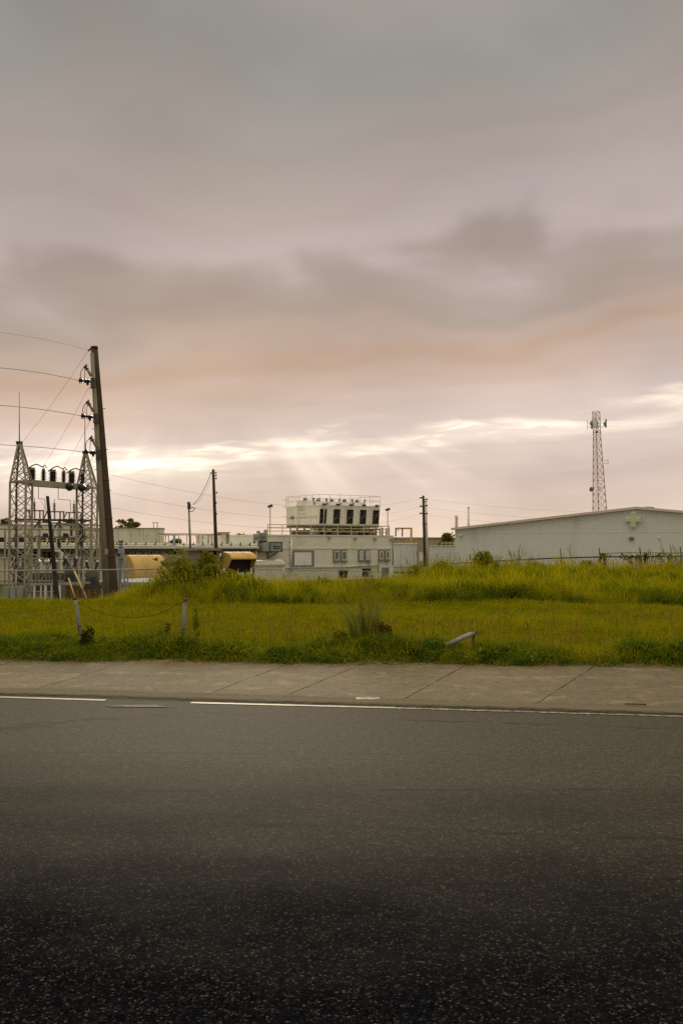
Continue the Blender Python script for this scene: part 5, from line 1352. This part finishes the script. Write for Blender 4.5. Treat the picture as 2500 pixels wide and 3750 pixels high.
M_VERGED = leaf_mat('verge_herbs', (0.035, 0.082, 0.012), (0.085, 0.145, 0.014), None, 0.9)
M_STRAW = leaf_mat('dry_straw', (0.30, 0.21, 0.07), (0.20, 0.13, 0.045), (0.40, 0.30, 0.12), 1.0, 0.25)
M_SEED = leaf_mat('seed_stalks', (0.27, 0.21, 0.03), (0.20, 0.15, 0.025), None, 0.8, 0.3)
M_BUSH = leaf_mat('shrub_leaves', (0.23, 0.23, 0.012), (0.12, 0.14, 0.012), (0.30, 0.27, 0.02), 1.8)
M_BUSHD = leaf_mat('dark_shrub_leaves', (0.045, 0.06, 0.012), (0.075, 0.09, 0.014), None, 1.3)
M_DEAD = leaf_mat('dead_weed', (0.13, 0.07, 0.03), (0.08, 0.045, 0.022), None, 2, 0.2)
M_TREE = leaf_mat('tree_leaves', (0.17, 0.165, 0.03), (0.11, 0.115, 0.022), None, 0.8)
M_VINE = leaf_mat('vine_leaves', (0.07, 0.055, 0.018), (0.045, 0.03, 0.016), (0.10, 0.05, 0.02), 2, 0.3)
M_BARK = mat('bark', (0.09, 0.065, 0.04), (0.05, 0.035, 0.022), 6)

def blade_clump(n, spread, h, hv, w, lean, seed, segs=3, curl=0.5):
    """a tuft of bent tapering blades"""
    r = np.random.default_rng(seed); V, Fc = [], []
    for i in range(n):
        a = r.random() * 6.283; rad = spread * math.sqrt(r.random())
        bx, by = rad * math.cos(a), rad * math.sin(a)
        hh = h * (1 + hv * (r.random() * 2 - 1)); la = r.random() * 6.283; ln = lean * hh * (0.3 + r.random())
        wa = r.random() * 6.283; wx, wy = math.cos(wa) * w / 2, math.sin(wa) * w / 2
        b = len(V)
        for k in range(segs + 1):
            s = k / segs; o = ln * s ** (1 + curl); zz = hh * (s - 0.18 * curl * s * s)
            cx, cy = bx + math.cos(la) * o, by + math.sin(la) * o
            t = (1 - s) ** 0.7
            if k < segs: V += [(cx - wx * t, cy - wy * t, zz), (cx + wx * t, cy + wy * t, zz)]
            else: V.append((cx, cy, zz))
        for k in range(segs - 1): Fc.append((b + 2 * k, b + 2 * k + 1, b + 2 * k + 3, b + 2 * k + 2))
        e = b + 2 * (segs - 1); Fc.append((e, e + 1, e + 2))
    return V, Fc
def leaf_clump(n, rad, h, size, seed, low=True):
    """a small leafy weed: stems with leaf quads"""
    r = np.random.default_rng(seed); V, Fc = [], []
    for i in range(n):
        a = r.random() * 6.283; s = r.random() ** .6; d = rad * math.sqrt(r.random())
        c = np.array([d * math.cos(a), d * math.sin(a), h * s * (1 - .4 * (d / rad) ** 2)])
        u = r.normal(size=3); u /= np.linalg.norm(u); v_ = np.cross(u, [0.3, 0.2, 1]); v_ /= np.linalg.norm(v_) + 1e-6
        L = size * (0.6 + .8 * r.random()); b = len(V)
        V += [tuple(c - u * L), tuple(c + v_ * L * .42), tuple(c + u * L), tuple(c - v_ * L * .42)]
        Fc.append((b, b + 1, b + 2, b + 3))
    return V, Fc
def stalk_clump(n, spread, h, seed):
    """tall thin stems ending in a seed head"""
    r = np.random.default_rng(seed); V, Fc = [], []
    for i in range(n):
        a = r.random() * 6.283; d = spread * math.sqrt(r.random()); bx, by = d * math.cos(a), d * math.sin(a)
        hh = h * (.65 + .5 * r.random()); lx, ly = r.normal(size=2) * .12 * hh
        wa = r.random() * 6.283; wx, wy = math.cos(wa) * .006, math.sin(wa) * .006
        pr = [(0, 1), (.45, .9), (.78, .7), (.8, 1.6), (.9, 2.4), (1.0, .3)]; b = len(V)
        for s, q in pr:
            cx, cy = bx + lx * s * s, by + ly * s * s
            V += [(cx - wx * q, cy - wy * q, hh * s), (cx + wx * q, cy + wy * q, hh * s)]
        for k in range(len(pr) - 1): Fc.append((b + 2 * k, b + 2 * k + 1, b + 2 * k + 3, b + 2 * k + 2))
    return V, Fc
def source_collection(name, clumps, mats):
    col = bpy.data.collections.new(name)
    for i, (V, Fc) in enumerate(clumps):
        me = bpy.data.meshes.new(name); me.from_pydata(V, [], Fc); me.materials.append(mats[i % len(mats)])
        o = bpy.data.objects.new(name + '_tuft', me); col.objects.link(o)
    return col
def scatter(name, label, cat, pts, scale, tilt, col, seed):
    """one mass of tufts standing on points"""
    n = len(pts); r = np.random.default_rng(seed)
    me = bpy.data.meshes.new(name); me.vertices.add(n); me.vertices.foreach_set('co', np.asarray(pts, np.float32).ravel())
    at = me.attributes.new('sc', 'FLOAT', 'POINT'); at.data.foreach_set('value', np.asarray(scale, np.float32))
    rot = np.stack([r.normal(size=n) * tilt, r.normal(size=n) * tilt, r.random(n) * 6.283], 1).astype(np.float32)
    at = me.attributes.new('rot', 'FLOAT_VECTOR', 'POINT'); at.data.foreach_set('vector', rot.ravel())
    at = me.attributes.new('pick', 'INT', 'POINT'); at.data.foreach_set('value', r.integers(0, 100, n).astype(np.int32))
    o = bpy.data.objects.new(name, me); COL.objects.link(o)
    o['kind'] = 'stuff'; o['label'] = label; o['category'] = cat
    g = bpy.data.node_groups.new(name + '_scatter', 'GeometryNodeTree')
    g.interface.new_socket('Geometry', in_out='INPUT', socket_type='NodeSocketGeometry')
    g.interface.new_socket('Geometry', in_out='OUTPUT', socket_type='NodeSocketGeometry')
    N, L = g.nodes, g.links
    gi, go = N.new('NodeGroupInput'), N.new('NodeGroupOutput')
    ci = N.new('GeometryNodeCollectionInfo'); ci.inputs[0].default_value = col; ci.inputs['Separate Children'].default_value = True; ci.inputs['Reset Children'].default_value = True
    ip = N.new('GeometryNodeInstanceOnPoints'); ip.inputs['Pick Instance'].default_value = True
    def attr(nm, ty):
        a = N.new('GeometryNodeInputNamedAttribute'); a.data_type = ty; a.inputs['Name'].default_value = nm; return a.outputs['Attribute']
    L.new(gi.outputs[0], ip.inputs['Points']); L.new(ci.outputs[0], ip.inputs['Instance'])
    L.new(attr('pick', 'INT'), ip.inputs['Instance Index'])
    L.new(attr('rot', 'FLOAT_VECTOR'), ip.inputs['Rotation']); L.new(attr('sc', 'FLOAT'), ip.inputs['Scale'])
    L.new(ip.outputs[0], go.inputs[0])
    md = o.modifiers.new('scatter', 'NODES'); md.node_group = g
    return o
def field(y0, y1, dens, seed, keep=None, half=0.40, pad=4.0):
    """random ground points between two distances"""
    r = np.random.default_rng(seed); W_ = half * y1 + pad
    n = int(dens * (y1 - y0) * 2 * W_)
    x = (r.random(n) * 2 - 1) * W_; y = y0 + r.random(n) * (y1 - y0)
    ok = np.abs(x) < half * y + pad
    if keep is not None: ok &= keep(x, y, r)
    x, y = x[ok], y[ok]
    return np.stack([x, y, gh(x, y) - 0.01], 1)
def vnoise(x, y, f, s=0):
    return 0.5 + 0.25 * (np.sin(x * f + 1.3 * s) * np.cos(y * f * .8 - s) + np.sin((x * .6 + y) * f * 1.7 + 2 * s) + .6 * np.sin((x - y * .7) * f * 3.1 + s)) / 1.3
def pxof(x, y): return 1250 + x / y * F

# lawn
LAWN_END = lambda x: 25.0 + 0.02 * x + 0.5 * np.sin(x * .5) + 0.3 * np.sin(x * 1.7)
cl = source_collection('lawn', [blade_clump(16, .13, .085, .5, .008, .5, 10 + i, 2) for i in range(5)] + [blade_clump(10, .12, .16, .4, .007, .6, 30, 3), leaf_clump(14, .09, .05, .022, 31), blade_clump(16, .12, .11, .5, .009, .5, 32, 2), blade_clump(12, .12, .10, .5, .008, .8, 33, 2), leaf_clump(20, .11, .08, .026, 34)], [M_LAWN, M_LAWN, M_LAWN, M_LAWN, M_LAWN, M_LAWN, M_LAWN, M_VERGE, M_LAWN, M_VERGE])
p = field(12.3, 27.5, 120, 1, lambda x, y, r: (y > edge_y(x) + .5) & (y < LAWN_END(x) + 1.2))
scatter('lawn_grass', 'short olive mown grass between verge and tall grass', 'grass', p, .7 + .7 * rng.random(len(p)) * vnoise(p[:, 0], p[:, 1], .6) * 1.6, .12, cl, 2)
# verge
cv = source_collection('verge', [blade_clump(16, .10, .20, .5, .009, .7, 50 + i, 3) for i in range(4)] + [leaf_clump(40, .13, .17, .030, 60 + i) for i in range(3)], [M_VERGE, M_VERGE, M_VERGED])
def vk(x, y, r):
    s = y - edge_y(x); e = 1.35 + 1.5 * (vnoise(x, y * .3, 1.3, 2) - .5) * 2
    return (s > -.04 + .26 * vnoise(x, y * .2, 4.3, 7) + .10 * r.random(len(x))) & (s < e + .7 * r.random(len(x)) ** 2)
p = field(12.2, 16.6, 210, 3, vk)
p = p[~((np.abs(pxof(p[:, 0], p[:, 1]) - 1685) < 75) & (np.abs(p[:, 1] - 13.8) < .45))]
s_ = p[:, 1] - edge_y(p[:, 0])
scatter('verge_weeds', 'dark green weeds and coarse grass along the road edge', 'weeds', p, (.45 + .75 * np.clip(s_ / 1.0, 0, 1)) * (.35 + 1.2 * vnoise(p[:, 0], p[:, 1], 2.1)) * (1 - .35 * np.clip(s_ - 1.3, 0, 1)), .2, cv, 4)
# straw and litter right at the concrete edge
cs = source_collection('straw', [blade_clump(9, .05, .06, .6, .008, 1.6, 80 + i, 2, .9) for i in range(3)] + [leaf_clump(7, .06, .015, .018, 85 + i) for i in range(2)], [M_STRAW])
p = field(12.0, 14.4, 330, 5, lambda x, y, r: np.abs(y - edge_y(x) - .10 - .05 * np.sin(x * 2.3)) < .10 + .07 * r.random(len(x)))
scatter('dry_litter', 'dry straw and dead leaves along the concrete edge', 'litter', p + [0, 0, .012], .6 + .6 * rng.random(len(p)), .4, cs, 6)
# seed stalks standing in the lawn
cst = source_collection('stalks', [stalk_clump(4, .12, .42, 90 + i) for i in range(4)], [M_SEED])
p = field(13.5, 18.5, 4, 7, lambda x, y, r: (y > edge_y(x) + 1.1) & (vnoise(x, y, .7, 4) > .42) & (pxof(x, y) > 560))
scatter('seed_stalks', 'thin brown seed stalks rising from the lawn behind the verge', 'grass', p, .6 + .5 * rng.random(len(p)), .1, cst, 8)
# tall grass on the bank
ct = source_collection('tall_grass', [blade_clump(20, .20, .62, .4, .013, .45, 100 + i, 4, .8) for i in range(5)] + [stalk_clump(3, .2, .8, 110)], [M_TALL, M_TALL, M_TALL, M_TALL, M_TALLG])
def hgt(x, y):
    px = pxof(x, y); f = smooth(250, 640, px)
    return (.26 + .50 * f) * (.40 + .62 * vnoise(x, y, .75, 1) + .56 * vnoise(x, y, 2.1, 6)) * (.6 + .4 * smooth(24.6, 26.5, y))
p = field(24.2, 38, 42, 9, lambda x, y, r: (y > LAWN_END(x)) & (pxof(x, y) > 255) & ((pxof(x, y) > 430) | (y < 28)))
h_ = hgt(p[:, 0], p[:, 1])
scatter('tall_grass', 'tall yellow green grass covering the bank before the plant', 'grass', p, h_ * (.8 + .45 * rng.random(len(p))), .14, ct, 10)
# greener hollows
ctg = source_collection('green_grass', [blade_clump(18, .16, .45, .4, .014, .5, 120 + i, 3) for i in range(3)] + [leaf_clump(60, .22, .42, .045, 124)], [M_TALLG])
p = field(24.4, 34, 60, 11, lambda x, y, r: (y > LAWN_END(x) - .2) & (vnoise(x, y, 1.1, 3) + .2 * (y < LAWN_END(x) + 1.2) * (pxof(x, y) > 1500) > .60) & (pxof(x, y) > 380))
scatter('green_undergrowth', 'darker green patches low in the tall grass', 'grass', p, (.9 + .7 * rng.random(len(p))) * hgt(p[:, 0], p[:, 1]), .15, ctg, 12)
# tall cane weeds on the crest to the right
cw = source_collection('cane', [blade_clump(14, .20, 1.1, .4, .022, .35, 130 + i, 4, 1.2) for i in range(3)] + [stalk_clump(4, .2, 1.3, 134), leaf_clump(70, .26, .7, .05, 135)], [M_TALL, M_BUSH, M_SEED, M_TALLG])
def ck(x, y, r):
    px = pxof(x, y)
    return (px > 1480) & (vnoise(x, y, 1.3, 5) + .55 * vnoise(x, y, .5, 9) > .80) & (r.random(len(x)) < .8)
p = field(33.0, 41, 12, 13, ck)
scatter('crest_weeds', 'rank tall weeds and canes along the crest before the warehouse', 'weeds', p, (.5 + .65 * rng.random(len(p)) ** 1.6), .16, cw, 14)
# rough growth on the slope behind the bank
p = field(38, 58, 5, 15, lambda x, y, r: pxof(x, y) > 420)
scatter('rough_growth', 'rough grass on the slope beyond the bank', 'grass', p, .8 + .5 * rng.random(len(p)), .15, ct, 16)

# ---------------- shrubs, clumps and trees as things of their own
def crown(center, rad, n, size, seed, lumps=14):
    """leaves gathered in lumps through an uneven volume"""
    r = np.random.default_rng(seed); V, Fc = [], []
    L = []
    for k in range(lumps):
        d = r.normal(size=3); d /= np.linalg.norm(d); q = r.random() ** .4
        L.append((np.array([d[0] * rad[0] * q * .8, d[1] * rad[1] * q * .8, abs(d[2]) * rad[2] * q * 1.6]), (.25 + .3 * r.random())))
    for i in range(n):
        c, s = L[r.integers(lumps)]
        d = r.normal(size=3); d /= np.linalg.norm(d)
        p = c + d * np.array(rad) * s * r.random() ** .45
        if p[2] < 0: p[2] *= -.3
        u = r.normal(size=3); u[2] *= .7; u /= np.linalg.norm(u); v_ = np.cross(u, r.normal(size=3)); v_ /= np.linalg.norm(v_) + 1e-6
        l = size * (.6 + .8 * r.random()); b = len(V); p = p + np.array(center)
        V += [tuple(p - u * l), tuple(p + v_ * l * .45), tuple(p + u * l), tuple(p - v_ * l * .45)]; Fc.append((b, b + 1, b + 2, b + 3))
    mb = MB(); mb.v, mb.f, mb.sm = V, Fc, [False] * len(Fc)
    return mb
def shrub(name, label, cat, base, rad, n, size, m, seed, group=None, lumps=14, trunk=None):
    t = thing(name, label, cat, base, group); base = Vector(base)
    zc = base.z + (trunk or 0.0)
    crown((base.x, base.y, zc), rad, n, size, seed, lumps).build('crown' if trunk else 'foliage', m, t)
    mb = MB(); rr = random.Random(seed)
    if trunk:
        mb.tube([base, base + Vector((.1, 0, trunk * .6)), base + Vector((0, 0, trunk + rad[2] * .5))], rad[0] * .07, 8, rad[0] * .03)
    for k in range(5):
        a = rr.random() * 6.28; s = base + Vector((0, 0, (trunk or 0) * .8))
        mb.tube([s, s + Vector((math.cos(a) * rad[0] * .3, math.sin(a) * rad[1] * .3, rad[2] * .6)), s + Vector((math.cos(a) * rad[0] * .6, math.sin(a) * rad[1] * .6, rad[2] * 1.1))], rad[0] * .03, 5, rad[0] * .008)
    mb.build('trunk' if trunk else 'stem', M_BARK, t)
    return t
def gp(px, Y):
    x = (px - 1250) / F * Y; return (x, Y, float(gh(x, Y)) - .02)
gB = 'leafy bushes at the left end of the bank'
shrub('bush', 'leafy yellow green bush left of the bunker at the end of the bank', 'bush', gp(655, 27.4), (.75, .6, .70), 4200, .050, M_BUSH, 1, gB)
shrub('bush', 'taller bush growing up against the concrete bunker', 'bush', gp(735, 28.2), (.70, .55, .80), 4200, .052, M_BUSH, 2, gB)
shrub('bush', 'broad low bush below the open mouth of the right ochre hood', 'bush', gp(872, 27.6), (.80, .6, .64), 4600, .050, M_BUSH, 3, gB)
shrub('bush', 'small bush beside the brown pole foot between larger bushes', 'bush', gp(800, 27.2), (.62, .5, .58), 3200, .048, M_BUSH, 4, gB)
shrub('bush', 'low green bush in the grass right of the tall leaning pole', 'bush', gp(500, 27.4), (.55, .5, .24), 1500, .05, M_BUSH, 5, gB)
shrub('bush', 'small green bush at the foot of the switchgear cabinet', 'bush', gp(100, 28.5), (.35, .4, .22), 900, .05, M_BUSH, 6, gB)
gV = 'dark bushes in the verge'
shrub('verge_bush', 'dark round bush at the foot of the left pipe post', 'bush', gp(332, 14.4), (.16, .15, .22), 1000, .026, M_BUSHD, 7, gV, 9)
shrub('verge_bush', 'spindly dark weed left of the upright pipe post', 'bush', gp(607, 14.9), (.14, .14, .25), 600, .026, M_BUSHD, 8, gV, 8)
shrub('verge_bush', 'tall wispy weed right of the upright pipe post', 'bush', gp(722, 14.7), (.11, .10, .36), 420, .024, M_VERGE, 9, gV, 9)
def grass_clump(label, base, n, h, w, spread, m, seed, lean=.7):
    t = thing('grass_clump', label, 'grass clump', base, 'big grass clumps')
    V, Fc = blade_clump(n, spread, h, .4, w, lean, seed, 5, .9); mb = MB()
    mb.v = [(x + base[0], y + base[1], z + base[2]) for x, y, z in V]; mb.f = Fc; mb.sm = [False] * len(Fc); mb.build('blades', m, t)
    V, Fc = stalk_clump(max(3, n // 14), spread, h * 1.3, seed + 1); mb = MB()
    mb.v = [(x + base[0], y + base[1], z + base[2]) for x, y, z in V]; mb.f = Fc; mb.sm = [False] * len(Fc); mb.build('seed_stalk', M_SEED, t)
grass_clump('large arching grass clump in the middle of the verge', gp(1335, 14.8), 240, .82, .020, .20, leaf_mat('clump_blades', (.22, .25, .05), (.13, .17, .03), (.34, .32, .09), 2), 201, .55)
shrub('dead_weed', 'reddish brown dead weed right of the large grass clump', 'weed', gp(1405, 14.7), (.22, .2, .30), 1100, .022, M_DEAD, 21, 'dead weeds', 10)
shrub('dead_weed', 'smaller reddish dead weed left of the large grass clump', 'weed', gp(1250, 14.7), (.20, .17, .24), 800, .02, M_DEAD, 22, 'dead weeds', 8)
grass_clump('upright pale grass tuft left of the upright pipe post near the concrete', gp(622, 13.9), 60, .30, .012, .10, M_LAWN, 203, .35)
grass_clump('pale grass tuft in the verge left of the fallen pipe', gp(1510, 13.6), 60, .25, .012, .16, M_LAWN, 205, .4)
gC = 'bushes along the warehouse fence'
shrub('crest_bush', 'dark olive bush on the crest in front of the warehouse', 'bush', gp(1795, 37), (.75, .6, .85), 4200, .055, M_BUSH, 31, gC)
shrub('crest_bush', 'low bush tangled in the fence right of the barbed post', 'bush', gp(2175, 41), (.95, .6, .55), 3000, .055, M_BUSH, 32, gC)
shrub('crest_bush', 'low bush behind the crest left of the warehouse fence', 'bush', gp(1990, 40), (1.0, .6, .42), 2400, .055, M_BUSH, 33, gC)
shrub('crest_bush', 'small bush at the foot of the brown pole by the container', 'bush', gp(1525, 38), (.55, .5, .62), 1800, .055, M_BUSH, 34, gC)
shrub('crest_bush', 'bush on the crest left of the warehouse corner', 'bush', gp(1635, 38), (.75, .6, .52), 2200, .055, M_BUSH, 35, gC)
shrub('crest_bush', 'bush at the right end of the warehouse fence', 'bush', gp(2400, 40), (.9, .6, .5), 2400, .055, M_BUSH, 36, gC)
# vine on the fence
def vine():
    c = P(2330, 2090, 43.3); t = thing('vine', 'dark reddish vine hanging along the warehouse fence at the right', 'vine', c)
    r = np.random.default_rng(77); V, Fc, S = [], [], MB()
    for k in range(70):
        x = 2190 + 560 * r.random(); Y = 43.6 - .5 * r.random(); y0 = 2024 + 14 * r.random(); L = 10 + 55 * r.random() ** 1.5
        a, b = P(x, y0, Y), P(x + 10 * (r.random() - .5), y0 + L, Y); S.tube([a, a.lerp(b, .5) + Vector((.05, 0, 0)), b], .008, 4)
        for i in range(int(3 + L * .55)):
            q = a.lerp(b, r.random()) + Vector(r.normal(size=3) * .055); u = Vector(r.normal(size=3)).normalized(); v_ = u.cross(Vector(r.normal(size=3))).normalized(); l = .055 * (.6 + .8 * r.random()); n = len(V)
            V += [tuple(q - u * l), tuple(q + v_ * l * .5), tuple(q + u * l), tuple(q - v_ * l * .5)]; Fc.append((n, n + 1, n + 2, n + 3))
    top = MB(); top.v, top.f, top.sm = V, Fc, [False] * len(Fc)
    top.build('foliage', M_VINE, t)
    S.tube([P(2190, 2027, 43.4), P(2300, 2024, 43.3), P(2450, 2025, 43.0), P(2700, 2024, 42.6)], .014, 5); S.build('stem', M_BARK, t)
vine()
# trees behind the plant
gT = 'trees behind the plant'
def tree(label, px, ytop, ybase, w, Y, n, seed, size=.2):
    b = P(px, ybase, Y); top = P(px, ytop, Y).z; rz = w * Y / F / 2
    z0 = -2.0; rad = (rz, rz * .8, max(.6, (top - b.z) * .55))
    t = shrub('tree', label, 'tree', (b.x, Y, z0), rad, n, size, M_TREE, seed, gT, 9, trunk=b.z - z0)
tree('dark tree with two rounded tops behind the streaked roof block', 472, 1892, 1935, 90, 120, 850, 41, .17)
tree('thin tree top left of the rooftop units behind the hall', 885, 1952, 1985, 75, 125, 600, 42, .16)
tree('round tree left of the warehouse behind the railing', 1628, 1940, 1995, 72, 108, 950, 43, .16)
tree('dark tree at the far left edge behind the switchyard', 8, 1893, 1935, 60, 95, 1000, 44)
tree('small tree top showing between gantry and tall pole', 262, 1890, 1935, 50, 118, 600, 45)
tree('sparse low tree seen through the pipe bridge', 640, 1972, 2000, 60, 118, 500, 46, .16)
